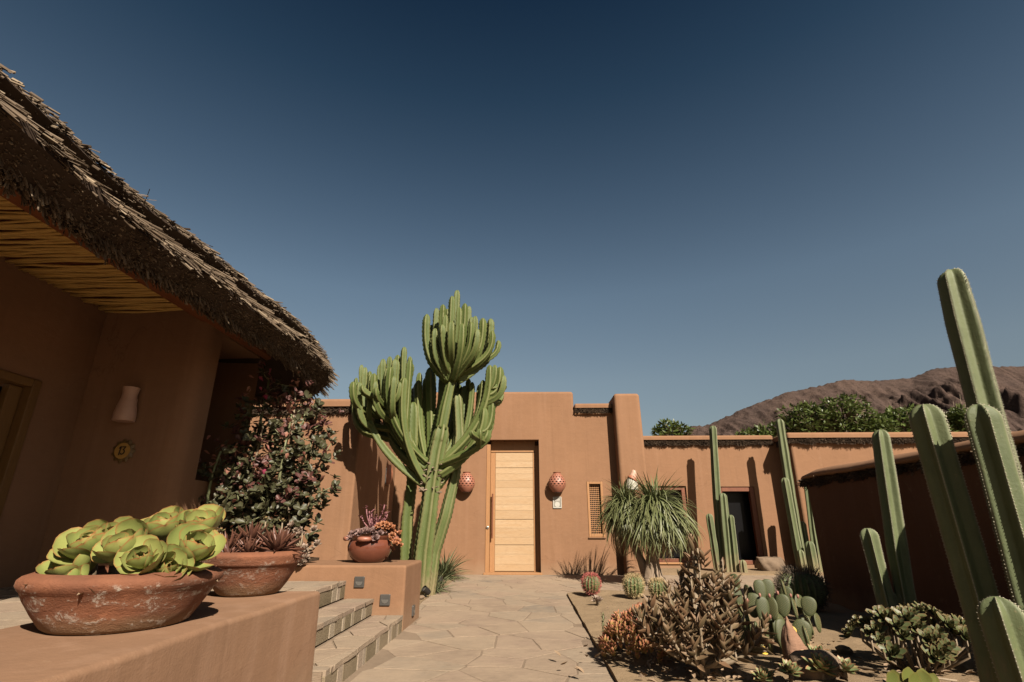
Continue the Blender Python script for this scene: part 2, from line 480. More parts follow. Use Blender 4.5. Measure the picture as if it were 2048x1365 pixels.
def stone_mat(name, cols, dust=(.50, .37, .26), df=.65, nscale=5, rough=.85):
    m, t, p, o = mk(name)
    v = wcoords(t); r = rnd(t)
    n = t.nodes.new('ShaderNodeValToRGB'); t.links.new(r, n.inputs[0]); n.color_ramp.interpolation = 'CONSTANT'
    e = n.color_ramp.elements; k = len(cols)
    for i, c in enumerate(cols):
        if i < 2: e[i].position = i/k; e[i].color = (*c, 1)
        else: e.new(i/k).color = (*c, 1)
    a = nz(t, v, nscale, 6, .65, .4); b2 = nz(t, v, nscale*7, 5, .65); lay = nz(t, wcoords(t, (1, 3.2, 8)), nscale*2.2, 5, .7)
    c = mixc(t, math_(t, 'MULTIPLY', ramp(t, lay, [(.40, 0), (.64, 1)]), .62), n.outputs[0], scale_c(cols[0], .58))
    c = mixc(t, math_(t, 'MULTIPLY', ramp(t, a, [(.3, 0), (.62, 1)]), df), c, dust)
    dr = nz(t, v, .9, 5, .65, .8)
    c = mixc(t, math_(t, 'MULTIPLY', ramp(t, dr, [(.42, 0), (.62, 1)]), .55), c, scale_c(dust, 1.08))
    c = mixc(t, math_(t, 'MULTIPLY', ramp(t, b2, [(.5, 0), (.8, 1)]), .35), c, scale_c(dust, .6))
    t.links.new(c, p.inputs['Base Color']); p.inputs['Roughness'].default_value = rough; p.inputs['Specular IOR Level'].default_value = .2
    bump(t, p, math_(t, 'ADD', lay, math_(t, 'MULTIPLY', b2, .5)), .5, .012)
    return m
def terracotta(name, chalk=.5):
    m, t, p, o = mk(name)
    v = wcoords(t); a = nz(t, v, 9, 6, .65); b = nz(t, wcoords(t, (1, 1, 2.2)), 11, 8, .75, .5); f = nz(t, v, 70, 5, .7); g2 = nz(t, v, 3.5, 4, .6)
    c = mixc(t, ramp(t, a, [(.3, 0), (.7, 1)]), (.165, .062, .032), (.27, .105, .052))
    c = mixc(t, ramp(t, g2, [(.45, 0), (.7, .7)]), c, (.13, .055, .032))
    zz = t.nodes.new('ShaderNodeSeparateXYZ'); t.links.new(coords(t, kind='Generated'), zz.inputs[0])
    zf = ramp(t, zz.outputs[2], [(.0, 1), (.28, .45), (.75, .9), (.86, 0)])      # rim stays cleaner than the wall; foot is earthy
    low = ramp(t, math_(t, 'ADD', zz.outputs[2], math_(t, 'MULTIPLY', a, .35)), [(.22, 1), (.52, 0)])
    c = mixc(t, math_(t, 'MULTIPLY', low, .8), c, (.25, .165, .09))
    ch = math_(t, 'MULTIPLY', ramp(t, b, [(.50, 0), (.64, 1)]), zf)
    c = mixc(t, math_(t, 'MULTIPLY', ch, chalk), c, (.36, .25, .185))
    fl = math_(t, 'MULTIPLY', ramp(t, math_(t, 'MULTIPLY', b, math_(t, 'ADD', f, .5)), [(.55, 0), (.60, 1)]), zf)
    c = mixc(t, math_(t, 'MULTIPLY', fl, chalk*1.6, True), c, (.50, .44, .37))
    t.links.new(c, p.inputs['Base Color']); p.inputs['Roughness'].default_value = .85; p.inputs['Specular IOR Level'].default_value = .25
    bump(t, p, math_(t, 'ADD', math_(t, 'MULTIPLY', b, 1.4), math_(t, 'MULTIPLY', f, .5)), .6, .01)
    return m
def sand_mat(name, a=(.31, .22, .135), b=(.25, .175, .105)):
    m, t, p, o = mk(name)
    v = wcoords(t); n = nz(t, v, 3, 6, .65); f = nz(t, v, 160, 3, .7); g2 = nz(t, v, 45, 3, .6)
    c = mixc(t, ramp(t, n, [(.3, 0), (.7, 1)]), a, b)
    c = mixc(t, math_(t, 'MULTIPLY', ramp(t, f, [(.5, 0), (.7, 1)]), .5), c, scale_c(b, .55))
    c = mixc(t, math_(t, 'MULTIPLY', ramp(t, g2, [(.6, 0), (.7, 1)]), .35), c, (.37, .30, .22))
    t.links.new(c, p.inputs['Base Color']); p.inputs['Roughness'].default_value = .95; p.inputs['Specular IOR Level'].default_value = .1
    bump(t, p, math_(t, 'ADD', f, math_(t, 'MULTIPLY', n, 2)), .6, .01)
    return m
M = {}
M['adobe'] = adobe('adobe')
M['adobe_low'] = adobe('adobe_low', (.235, .132, .078), .3)
M['adobe_shaded'] = adobe('adobe_shaded', (.10, .046, .026))  # same adobe darkened: the boundary wall's shade is put into its colour
M['straw'] = straw_mat('straw', (.095, .064, .040), (.32, .245, .165), (.17, .12, .077))
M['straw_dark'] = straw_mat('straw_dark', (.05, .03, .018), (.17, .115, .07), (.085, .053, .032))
M['beam'] = wood('beam', (.26, .085, .03), (.17, .055, .02), (6, .5, 6))
M['cane'] = plain('cane', (.78, .50, .16), .5, c2=(.60, .36, .10), nscale=12)
M['door'] = wood('door_wood', (.50, .36, .225), (.45, .29, .155), (.6, 6, 6), .5, 3.2)
M['door_frame'] = wood('door_frame_wood', (.42, .215, .095), (.35, .17, .068), (6, 6, .6))
M['brown_wood'] = wood('brown_wood', (.22, .075, .035), (.15, .05, .024), (6, 6, .6))
M['yellow_wood'] = wood('yellow_wood', (.22, .115, .032), (.17, .085, .025), (6, 6, .6))
M['dark'] = plain('dark_interior', (.012, .011, .011), .6)
M['black_metal'] = plain('black_metal', (.05, .045, .04), .45, .6)
M['steel'] = plain('steel', (.42, .40, .37), .35, .8)
M['grey_metal'] = plain('grey_metal', (.13, .12, .11), .4, .5)
M['clay'] = plain('clay', (.37, .145, .09), .5, c2=(.30, .11, .066), nscale=14, bmp=.1)
M['clay_dark'] = plain('clay_dark', (.03, .02, .016), .8)
M['pink_clay'] = plain('pink_clay', (.60, .36, .26), .6, c2=(.50, .29, .20), nscale=18, bmp=.1)
M['white_clay'] = plain('white_clay', (.50, .47, .39), .5, c2=(.42, .40, .32), nscale=18, bmp=.2)
M['orange_clay'] = plain('orange_clay', (.42, .16, .085), .5, nscale=18)
M['flag'] = stone_mat('flagstone', [(.275, .20, .145), (.30, .23, .165), (.26, .185, .14), (.31, .245, .18), (.29, .205, .155), (.27, .215, .16), (.30, .215, .16), (.20, .172, .14)], (.335, .25, .175))
M['mortar'] = stone_mat('mortar', [(.205, .148, .104), (.22, .16, .112)], (.25, .183, .128), df=.7, nscale=9)
M['tile_dark'] = stone_mat('riser_slate', [(.150, .118, .066), (.175, .138, .08), (.19, .15, .095)], (.27, .205, .135), .35, 9)
M['tile_pale'] = stone_mat('riser_pale', [(.31, .25, .175), (.34, .265, .20), (.32, .23, .175)], (.36, .29, .215), .4, 9)
M['terra'] = terracotta('terracotta', .62)
M['terra2'] = terracotta('terracotta_clean', .28)
M['soil'] = sand_mat('soil', (.14, .095, .06), (.07, .045, .028))
M['sand'] = sand_mat('sand')
M['earth'] = sand_mat('earth', (.36, .24, .15), (.28, .18, .11))
M['bark'] = plain('bark', (.30, .22, .15), .85, c2=(.16, .11, .07), nscale=25, bmp=.5, stretch=(1, 1, .4))
M['stem_pale'] = plain('stem_pale', (.30, .225, .145), .7, c2=(.20, .145, .09), nscale=30, bmp=.3)
M['rock'] = stone_mat('rock', [(.17, .118, .08), (.15, .105, .072)], (.24, .17, .115), .3, 10)
M['rock_red'] = stone_mat('rock_red', [(.24, .115, .07), (.22, .11, .07)], (.30, .18, .12), .35, 9)
M['glass'] = plain('dark_glass', (.008, .008, .009), .25, spec=.12)

# ------------------------------------------------------------------ ground, path, beds
rng = random.Random(11)
g = G()
xs = [-1500, -300, -60, -12, -5, -2, 0, 2, 5, 12, 60, 300, 1800]; ys = [-400, -60, -10, -2, 2, 6, 12, 30, 100, 400, 1600, 3000]
V = [(x, y, -.06) for y in ys for x in xs]; nx = len(xs)
g.add(V, [(j*nx+i, j*nx+i+1, (j+1)*nx+i+1, (j+1)*nx+i) for j in range(len(ys)-1) for i in range(nx-1)])
struct('ground', g.mesh('ground'), M['earth'])

def clip(poly, n, d):
    out = []
    for i in range(len(poly)):
        a, b = poly[i], poly[(i+1) % len(poly)]
        da, db = a[0]*n[0]+a[1]*n[1]-d, b[0]*n[0]+b[1]*n[1]-d
        if da <= 0: out.append(a)
        if (da < 0) != (db < 0) and da != db:
            s = da/(da-db); out.append((a[0]+(b[0]-a[0])*s, a[1]+(b[1]-a[1])*s))
    return out
def cells(x0, x1, y0, y1, dx, dy, r, keep=None):
    pts = []
    j = 0
    y = y0-dy
    while y < y1+dy:
        x = x0-dx+(j % 2)*dx*.5
        while x < x1+dx:
            pts.append((x+r.uniform(-.42, .42)*dx, y+r.uniform(-.42, .42)*dy)); x += dx
        y += dy; j += 1
    out = []
    for i, p in enumerate(pts):
        if not (x0-dx < p[0] < x1+dx and y0-dy < p[1] < y1+dy): continue
        poly = [(x0, y0), (x1, y0), (x1, y1), (x0, y1)]
        near = sorted((q for q in pts if q is not p), key=lambda q: (q[0]-p[0])**2+(q[1]-p[1])**2)[:18]
        for q in near:
            nx_, ny_ = q[0]-p[0], q[1]-p[1]
            poly = clip(poly, (nx_, ny_), (nx_*(p[0]+q[0])+ny_*(p[1]+q[1]))/2)
            if len(poly) < 3: break
        if len(poly) >= 3 and (keep is None or keep(p, poly)): out.append(poly)
    return out
def slab_stone(poly, z0, h, gap, r, drop=.0012):
    """one flat stone: outline roughened and drawn in for the joint, top edge eased"""
    cx = sum(p[0] for p in poly)/len(poly); cy = sum(p[1] for p in poly)/len(poly)
    pts = []
    for i in range(len(poly)):
        a, b = poly[i], poly[(i+1) % len(poly)]
        L = math.hypot(b[0]-a[0], b[1]-a[1]); k = max(1, int(L/.12))
        for s in range(k):
            u = s/k; pts.append((a[0]+(b[0]-a[0])*u, a[1]+(b[1]-a[1])*u))
    ring = []
    for x, y in pts:
        d = math.hypot(x-cx, y-cy) or 1e-6
        s = max(.3, (d-gap*.5-r.uniform(0, .007))/d); ring.append((cx+(x-cx)*s, cy+(y-cy)*s))
    n = len(ring); V = [(x, y, z0) for x, y in ring]+[(x, y, z0+h-drop) for x, y in ring]
    V += [(x+(cx-x)*.03, y+(cy-y)*.03, z0+h) for x, y in ring]
    F = []
    for i in range(n):
        j = (i+1) % n
        F += [(i, j, n+j, n+i), (n+i, n+j, 2*n+j, 2*n+i)]
    F.append(tuple(2*n+i for i in range(n)))
    g = G(); g.add(V, F)
    me = g.mesh('paving_stone', False)
    if me.polygons[-1].normal.z < 0: me.flip_normals()
    return me
# path: mortar bed with flagstones proud of it
g = G()
g.add(boxv(-1.26, .52, -1.0, 7.6, -.05, .0), BOXF)
g.add(boxv(-1.26, 9.0, 7.602, 10.3, -.05, .0), BOXF)
path = struct('path', g.mesh('path', False), M['mortar'])
def keep_path(p, poly):
    return (p[0] < .62 and p[1] < 7.6) or p[1] > 7.35
n_st = 0
for poly in cells(-1.24, 6.0, -.2, 10.05, .42, .33, random.Random(4), keep_path):
    cx = sum(p[0] for p in poly)/len(poly); cy = sum(p[1] for p in poly)/len(poly)
    if (cx < -1.04 and cy < 5.5): continue
    a = abs(sum(poly[i][0]*poly[(i+1) % len(poly)][1]-poly[(i+1) % len(poly)][0]*poly[i][1] for i in range(len(poly))))/2
    if a < .004: continue
    obj('paving_stone', slab_stone(poly, -.02, .0222+rng.uniform(-.0008, .0018), .007, rng), M['flag'], path); n_st += 1

def bed(name, outline, h, mat, amp=.012, res=.09, seed=1, z=0):
    """sand bed inside an outline (list of xy), slightly uneven, with a small edge"""
    bm = bmesh.new()
    vs = [bm.verts.new((x, y, z-.04)) for x, y in outline]
    f = bm.faces.new(vs)
    if f.normal.z < 0: f.normal_flip()
    r = bmesh.ops.extrude_face_region(bm, geom=[f])
    tv = [v for v in r['geom'] if isinstance(v, bmesh.types.BMVert)]
    for v in tv: v.co.z = z+h
    bmesh.ops.recalc_face_normals(bm, faces=bm.faces)
    x0, x1 = min(p[0] for p in outline), max(p[0] for p in outline); y0, y1 = min(p[1] for p in outline), max(p[1] for p in outline)
    for ax, a, b in ((0, x0, x1), (1, y0, y1)):
        k = int((b-a)/res)
        for i in range(1, k):
            c = a+(b-a)*i/k
            bmesh.ops.bisect_plane(bm, geom=bm.verts[:]+bm.edges[:]+bm.faces[:], plane_co=(c, 0, 0) if ax == 0 else (0, c, 0), plane_no=(1, 0, 0) if ax == 0 else (0, 1, 0))
    for v in bm.verts:
        if v.co.z > z+h-.001:
            v.co.z += amp*(noise.noise((v.co.x*2.1, v.co.y*2.1, seed))+.5*noise.noise((v.co.x*7, v.co.y*7, seed)))
    me = bpy.data.meshes.new(name); bm.to_mesh(me); bm.free()
    return me
struct('cactus_bed', bed('cactus_bed', [(-2.42, 5.56), (-1.05, 5.56), (-1.16, 5.9), (-1.215, 6.6), (-1.20, 8.2), (-1.17, 9.2), (-1.5, 9.75), (-2.42, 9.95)], .012, M['sand'], .006), M['sand'])
struct('garden_bed', bed('garden_bed', [(.485, .2), (3.36, .2), (3.36, 6.9), (2.6, 7.42), (1.5, 7.52), (.9, 7.5), (.62, 7.44), (.49, 7.26)], .026, M['sand'], .02), M['sand'])
struct('wall_bed', bed('wall_bed', [(2.2, 10.12), (3.4, 10.05), (8.5, 10.05), (8.5, 11.28), (2.2, 11.28)], .03, M['sand'], .01), M['sand'])

# ------------------------------------------------------------------ mountain
ridge = [(-500, 15), (-200, 30), (0, 60), (234, 148), (290, 162), (315, 183), (347, 186), (380, 200), (414, 216), (463, 234), (504, 249), (550, 258), (586, 267), (623, 275), (665, 272), (720, 274), (751, 277), (775, 287), (794, 295), (849, 300), (972, 299), (1200, 320), (1500, 280), (1900, 180)]
def rz(x):
    for (a, b), (c, d) in zip(ridge, ridge[1:]):
        if a <= x <= c: return b+(d-b)*(x-a)/(c-a)
    return 20
nx, ny = 520, 150; V = []
rb = random.Random(8); bluffs = [(655, 900, 26, 60, 30), (700, 905, 30, 55, 26), (745, 900, 34, 70, 26), (600, 905, 20, 40, 20), (790, 850, 70, 90, 62), (850, 830, 60, 80, 45), (665, 800, 34, 60, 34), (690, 780, 22, 40, 24), (900, 800, 70, 110, 60), (960, 850, 80, 110, 60), (480, 850, 16, 50, 16), (415, 830, 14, 40, 14), (545, 800, 18, 60, 18)]
bluffs += [(rb.uniform(280, 1000), rb.uniform(560, 960), rb.uniform(8, 26), rb.uniform(20, 60), rb.uniform(5, 16)) for _ in range(90)]
for j in range(ny):
    y = 430+j/(ny-1)*760
    for i in range(nx):
        u = i/(nx-1)
        X = -200+u/.10*400 if u < .10 else (200+(u-.10)/.78*800 if u < .88 else 1000+(u-.88)/.12*400)
        s_ = min(1, (y-430)/570.)
        top = rz(X*1000/max(y, 430) if y < 1000 else X)*(y/1000. if y < 1000 else 1)
        z = top*(s_**1.25 if y <= 1000 else 1-.0012*(y-1000))*.985-2
        edge = max(0, min(1, (1-s_)*7)); low = min(1, s_*3)
        gl = noise.noise((X*.011+y*.004, y*.006, 3))
        rg = 1-abs(noise.noise((X*.018+gl*.9, y*.009, 9)))*2
        r2 = 1-abs(noise.noise((X*.047+gl*1.3, y*.022, 4)))*2
        z += low*(edge*(14*(rg-.5)+9*(r2-.5))+(1-edge)*2*(r2-.5))
        for (bx, by, bw, bl, A) in bluffs:
            dy = (y-by)/bl
            if abs(dy) > 1: continue
            wob = 10*noise.noise((y*.05, bx, 2))+4*noise.noise((y*.17, bx, 5)); dx = X-bx-wob
            if -bw*.25 < dx < bw*2.2:
                f = min(1, (dx+bw*.25)/(bw*.25)) if dx < 0 else max(0, 1-dx/(bw*2.2))**1.3
                z += (A*f*(1-dy*dy)-A*.35*(1-dy*dy)*(f > 0))*max(.12, edge)*(.75+.5*noise.noise((X*.06, y*.06, 3)))
        z += low*(1.8*noise.noise((X*.10, y*.10, 1))+1.1*noise.noise((X*.27, y*.27, 4)))
        V.append((X, y, z))
Q = [(j*nx+i, j*nx+i+1, (j+1)*nx+i+1, (j+1)*nx+i) for j in range(ny-1) for i in range(nx-1)]
m, t, p, o = mk('mountain_rock')
v = wcoords(t); a = nz(t, v, .012, 6, .65); b = nz(t, v, .09, 6, .75); c_ = nz(t, v, .5, 3, .7)
c = mixc(t, ramp(t, a, [(.35, 0), (.65, 1)]), (.118, .080, .066), (.088, .062, .055))
c = mixc(t, ramp(t, b, [(.48, 0), (.75, 1)]), c, (.042, .030, .027))
c = mixc(t, math_(t, 'MULTIPLY', ramp(t, c_, [(.52, 0), (.62, 1)]), .75), c, (.045, .036, .026))
t.links.new(c, p.inputs['Base Color']); p.inputs['Roughness'].default_value = 1; p.inputs['Specular IOR Level'].default_value = 0
bump(t, p, b, .8, 8)
struct('mountain', fast_mesh('mountain', V, Q), m)

# ------------------------------------------------------------------ thatched house on the left
house = thing('thatched_house', 'brown adobe house with a deep thatched roof over a shaded porch', 'house', (-3.5, 4.5, 0))
g = G()
def rounded_rect(x0, x1, y0, y1, r, which, n=7):
    out = []
    for k, (cx, cy, a0) in enumerate(((x1-r, y0+r, -PI/2), (x1-r, y1-r, 0), (x0+r, y1-r, PI/2), (x0+r, y0+r, PI))):
        if k in which: out += [(cx+r*math.cos(a0+PI/2*i/n), cy+r*math.sin(a0+PI/2*i/n)) for i in range(n+1)]
        else: out.append(((x1, y0), (x1, y1), (x0, y1), (x0, y0))[k])
    return out
me = solid('wall', rounded_rect(-4.6, -3.02, 4.5, 5.7, .16, (0, 1)), 'z', 0, 2.9, 0, cuts=[(-3.9, -2.9, 4.80, 5.62, 1.22, 2.62)])
me.polygons.foreach_set('use_smooth', [True]*len(me.polygons)); me.set_sharp_from_angle(angle=math.radians(40))
obj('wall', me, M['adobe'], house)
obj('wall', solid('wall', [(-2.0, 0), (4.502, 0), (4.502, 2.9), (-2.0, 2.9)], 'x', -4.4, -4.01, 0, cuts=[(-4.5, -3.8, 3.06, 4.06, .30, 1.955)]), M['adobe'], house)
# wooden glazed door in the side wall
dr = obj('door', box_mesh('door', -4.14, -4.125, 3.16, 3.94, .42, 1.86), M['glass'], house)
for b in ((-4.13, -3.992, 3.98, 4.055, .385, 1.95), (-4.13, -3.992, 3.065, 3.14, .385, 1.95), (-4.13, -3.992, 3.142, 3.978, 1.885, 1.95)):
    obj('frame', box_mesh('frame', *b, bevel=.006), M['yellow_wood'], dr)
for b in ((-4.12, -4.06, 3.86, 3.975, .40, 1.88), (-4.12, -4.06, 3.145, 3.25, .40, 1.88), (-4.12, -4.06, 3.252, 3.858, 1.30, 1.38), (-4.12, -4.06, 3.252, 3.858, .40, .56)):
    obj('rail', box_mesh('rail', *b, bevel=.006), M['yellow_wood'], dr)
# porch floor: slab with flagstones
pf = obj('porch_floor', box_mesh('porch_floor', -4.1, -1.58, -1.0, 4.828, -.03, .368), M['mortar'], house)
for poly in cells(-4.0, -1.55, .9, 4.82, .5, .36, random.Random(8)):
    obj('paving_stone', slab_stone(poly, .35, .032+rng.uniform(-.002, .003), .02, rng), M['flag'], house)
# beam and cane ceiling
obj('beam', box_mesh('beam', -3.10, -2.965, -1.5, 4.58, 2.665, 2.80, bevel=.01), M['beam'], house)
obj('beam', box_mesh('beam', -2.96, -2.86, -1.5, 5.6, 2.60, 2.70, bevel=.01), M['beam'], house)
obj('ceiling_board', box_mesh('ceiling_board', -4.02, -3.10, -1.5, 4.5, 2.78, 2.82), M['beam'], house)
y = 1.2; k = 0
cane_me = []
for i in range(6):
    g = G(); r2 = random.Random(i)
    P = [(-4.01+.93*u/6, .012*math.sin(u*1.1+i)+r2.uniform(-.004, .004), .010*math.sin(u*.8+i*2)) for u in range(7)]
    tube(g, P, [.0125+.002*math.sin(u*2+i) for u in range(7)], 7); cane_me.append(g.mesh('cane'))
while y < 4.48:
    rr = rng.uniform(.7, 1.12)
    obj('cane', cane_me[k % 6], M['cane'], house, M3((0, y, 2.762+rng.uniform(-.009, .006)), Matrix.Rotation(rng.uniform(-.018, .018), 4, 'Z'), (1, rr, rr)))
    y += .0235*rr+rng.choice((0, 0, 0, .004, .010)); k += 1

# roof: slope + rounded hip. section = (offset from the eave line, height)
XE, YC, RC = -2.2, 5.42, .92
def eave(s):                       # s<=0 straight side (Y = YC+s); 0..1 round corner; >1 the end
    if s <= 0: return Vector((XE, YC+s, 0)), Vector((1, 0, 0))
    L = RC*PI/2
    if s <= L:
        a = s/RC; n = Vector((math.cos(a), math.sin(a), 0)); return Vector((XE-RC, YC, 0))+n*RC, n
    return Vector((XE-RC-(s-L), YC+RC, 0)), Vector((0, 1, 0))
def sag(s): return -.03*math.sin(s*1.7)-.015*math.sin(s*4.1+1)-(0.085*min(1, max(0, s)) if s > 0 else 0)
sec = [(-.80, 2.74), (-.17, 2.36), (-.02, 2.47), (-.03, 2.53), (-.20, 2.62), (-.10, 2.69), (-.14, 2.735), (-.9, 3.20)]
g = G(); V = []; F = []
ss = [-6.5+.25*i for i in range(27)]+[RC*PI/2*i/14 for i in range(1, 15)]+[RC*PI/2+.3*i for i in range(1, 9)]
for s in ss:
    c, n = eave(s)
    for o_, z in sec: V.append(c+n*o_+Vector((0, 0, z+sag(s))))
k = len(sec)
for i in range(len(ss)-1):
    for j in range(k-1): F.append((i*k+j, (i+1)*k+j, (i+1)*k+j+1, i*k+j+1))
g.add(V, F)
# upper planes up to the ridge
zr = 3.20+1.5*.60
g.add([(XE-.9, -1.5, 3.2), (XE-.9, YC, 3.2), (XE-2.4, YC-1.5, zr), (XE-2.4, -1.5, zr)], [(0, 1, 2, 3)])
g.add([(XE-.9, YC, 3.2), (XE-4.2, YC, 3.2), (XE-2.4, YC-1.5, zr)], [(0, 1, 2)])
g.add([(XE-4.2, YC, 3.2), (XE-4.2, -1.5, 3.2), (XE-2.4, -1.5, zr), (XE-2.4, YC-1.5, zr)], [(0, 1, 2, 3)])
roof = obj('roof', g.mesh('roof', False), M['straw_dark'], house)
np.random.seed(5)
B, D, Ln, Wd = [], [], [], []
r = random.Random(21)
SMAX = RC*PI/2+2.0
def put(s, o_, z, dn, dz, dt, L, wd):
    c, n = eave(s); tn = Vector((-n.y, n.x, 0))
    B.append(c+n*o_+Vector((0, 0, z+sag(s)))); D.append(n*dn+Vector((0, 0, dz))+tn*dt); Ln.append(L); Wd.append(wd)
def rs(): return r.uniform(-4.2, SMAX)
def tuft(s): return .5+.5*noise.noise((s*4.5, 0, 3))+.35*noise.noise((s*13, 0, 8))
for i in range(6500):               # lit lower course: stalks lying down the slope, swept in bundles, tips at the lip
    s = rs(); tf = tuft(s); sp = noise.noise((s*2.3, 1, 1))
    L = r.uniform(.20, .46); o_ = -.31+r.uniform(-.06, .12); z = 2.700-(o_+.31)*.50+r.uniform(-.012, .014)
    put(s, o_, z, .84+r.uniform(-.1, .1), -.56+r.uniform(-.14, .08), sp*1.1+r.gauss(0, .08), L*(.45+.75*tf), r.uniform(.007, .019))
for i in range(11000):              # cut ends making up the dark undercut face
    u = r.random(); s = rs(); o_ = -.19+.17*u; z = 2.355+.125*u
    put(s, o_-.09, z+.045, .80+r.uniform(-.2, .2), -.55+r.uniform(-.3, .2), r.gauss(0, .25), .085+r.uniform(0, .05)*(.4+tuft(s*1.7)), r.uniform(.008, .017))
for i in range(3400):               # ragged fringe hanging at the inner lower edge
    s = rs(); tf = tuft(s+7)
    if tf < .25 and r.random() < .7: continue
    put(s, -.185+r.uniform(-.08, .05), 2.385+r.uniform(-.03, .02), .40+r.uniform(-.25, .3), -.9, r.gauss(0, .25), r.uniform(.04, .085)*(.35+tf), r.uniform(.008, .016))
for i in range(5200):               # upper course, shaggy lip set back so that its face stays dark
    u = r.random(); s = rs(); tf = tuft(s+3)
    put(s, -.27+.08*u+r.uniform(-.03, .02), 2.665+.10*u, .80+r.uniform(-.2, .15), -.36+r.uniform(-.3, .22), r.gauss(0, .25), r.uniform(.05, .17)*(.5+.7*tf), r.uniform(.008, .018))
for i in range(4200):               # roof surface behind
    s = rs(); o_ = -r.uniform(.12, .75); z = 2.745+(-.14-o_)*.6
    put(s, o_, z+.01, .84, -.50+r.uniform(-.14, .06), r.gauss(0, .22), r.uniform(.06, .15), r.uniform(.008, .018))
for i in range(9):
    s = rs(); put(s, -.15, 2.70, .8, .1+r.uniform(-.3, .3), r.gauss(0, .5), r.uniform(.12, .2), .005)
thatch = obj('thatch', straws('thatch', np.array(B), np.array(D), np.array(Ln), np.array(Wd)), M['straw'], house, kind='stuff')

# number plate 13 and wall lamp by the porch
plate = thing('number_plate', 'round ochre ceramic plate with number 13 on the shaded porch wall', 'house number', (-3.51, 4.5, 1.44))
g = G(); n = 44; V = [(0, -.022, 0)]; E = [0]
for k2 in range(n):
    a = 2*PI*k2/n; rr = .098+.010*math.cos(11*a); V.append((rr*math.cos(a), -.006, rr*math.sin(a)))
for k2 in range(n):
    a = 2*PI*k2/n; rr = .070; V.append((rr*math.cos(a), -.020, rr*math.sin(a)))
F = [(1+k2, 1+(k2+1) % n, 1+n+(k2+1) % n, 1+n+k2) for k2 in range(n)]+[(0, 1+n+k2, 1+n+(k2+1) % n) for k2 in range(n)]
g.add(V, F)
obj('rim', g.mesh('rim', False), plain('plate_rim', (.16, .09, .025), .5, nscale=60), plate, M3((-3.51, 4.497, 1.44)))
g = G(); lathe(g, [(.068, 0), (.068, .004), (.0, .005)], 36)
obj('disc', g.mesh('disc', False), plain('plate_face', (.55, .30, .07), .5), plate, M3((-3.51, 4.478, 1.44), Matrix.Rotation(PI/2, 4, 'X')))
ink = plain('ink', (.035, .02, .012), .7)
def stroke(name, pts, wd, y, parent, mat, Mw):
    g = G()
    for a, b in zip(pts, pts[1:]):
        dx, dz = b[0]-a[0], b[1]-a[1]; L = math.hypot(dx, dz); ox, oz = -dz/L*wd/2, dx/L*wd/2; ex, ez = dx/L*wd*.3, dz/L*wd*.3
        q = [(a[0]-ex+ox, a[1]-ez+oz), (a[0]-ex-ox, a[1]-ez-oz), (b[0]+ex-ox, b[1]+ez-oz), (b[0]+ex+ox, b[1]+ez+oz)]
        g.add([(x, y, z) for x, z in q]+[(x, y+.002, z) for x, z in q], [(0, 1, 2, 3), (4, 7, 6, 5), (0, 4, 5, 1), (1, 5, 6, 2), (2, 6, 7, 3), (3, 7, 4, 0)])
    return obj(name, g.mesh(name, False), mat, parent, Mw)
stroke('digit', [(-.024, .022), (-.012, .034), (-.018, -.034)], .010, -.030, plate, ink, M3((-3.51, 4.497, 1.44)))
stroke('digit', [(.000, .033), (.030, .033), (.012, .010), (.022, .004), (.026, -.010), (.018, -.027), (.002, -.031), (-.004, -.022)], .008, -.030, plate, ink, M3((-3.51, 4.497, 1.44)))
lamp = thing('wall_lamp', 'pinkish waisted clay wall lamp above the number plate', 'wall lamp', (-3.53, 4.44, 1.69))
g = G(); lathe(g, [(.083, 0), (.086, .01), (.085, .06), (.075, .13), (.062, .19), (.058, .235), (.064, .285), (.068, .30), (.060, .30), (.055, .28)], 28, wob=.03)
obj('shade', g.mesh('shade', angle=50), M['pink_clay'], lamp, M3((-3.53, 4.43, 1.69)))
obj('bracket', box_mesh('bracket', -3.56, -3.50, 4.46, 4.502, 1.80, 1.90), M['pink_clay'], lamp)

# ------------------------------------------------------------------ low wall in front, steps, planter block
lw = thing('low_wall', 'low smooth adobe wall in the foreground carrying the two terracotta bowls', 'wall', (-1.4, 1.5, 0))
me = solid('wall', [(-1.80, -1.2), (-1.105, -1.2), (-1.105, 3.05), (-1.80, 3.05)], 'z', -.05, .5, .020, 5)
bm = bmesh.new(); bm.from_mesh(me)
for c in [(-1.2+.12*i) for i in range(1, 36)]:
    bmesh.ops.bisect_plane(bm, geom=bm.verts[:]+bm.edges[:]+bm.faces[:], plane_co=(0, c, 0), plane_no=(0, 1, 0))
for v in bm.verts:
    q = noise.noise((v.co.x*1.5, v.co.y*1.6, v.co.z*2))*.010
    v.co.x += q; v.co.z += noise.noise((v.co.x*2, v.co.y*2.2, 4))*.006 if v.co.z > .3 else 0
bm.to_mesh(me); bm.free()
me.polygons.foreach_set('use_smooth', [True]*len(me.polygons)); me.set_sharp_from_angle(angle=math.radians(30))
obj('wall', me, M['adobe_low'], lw)

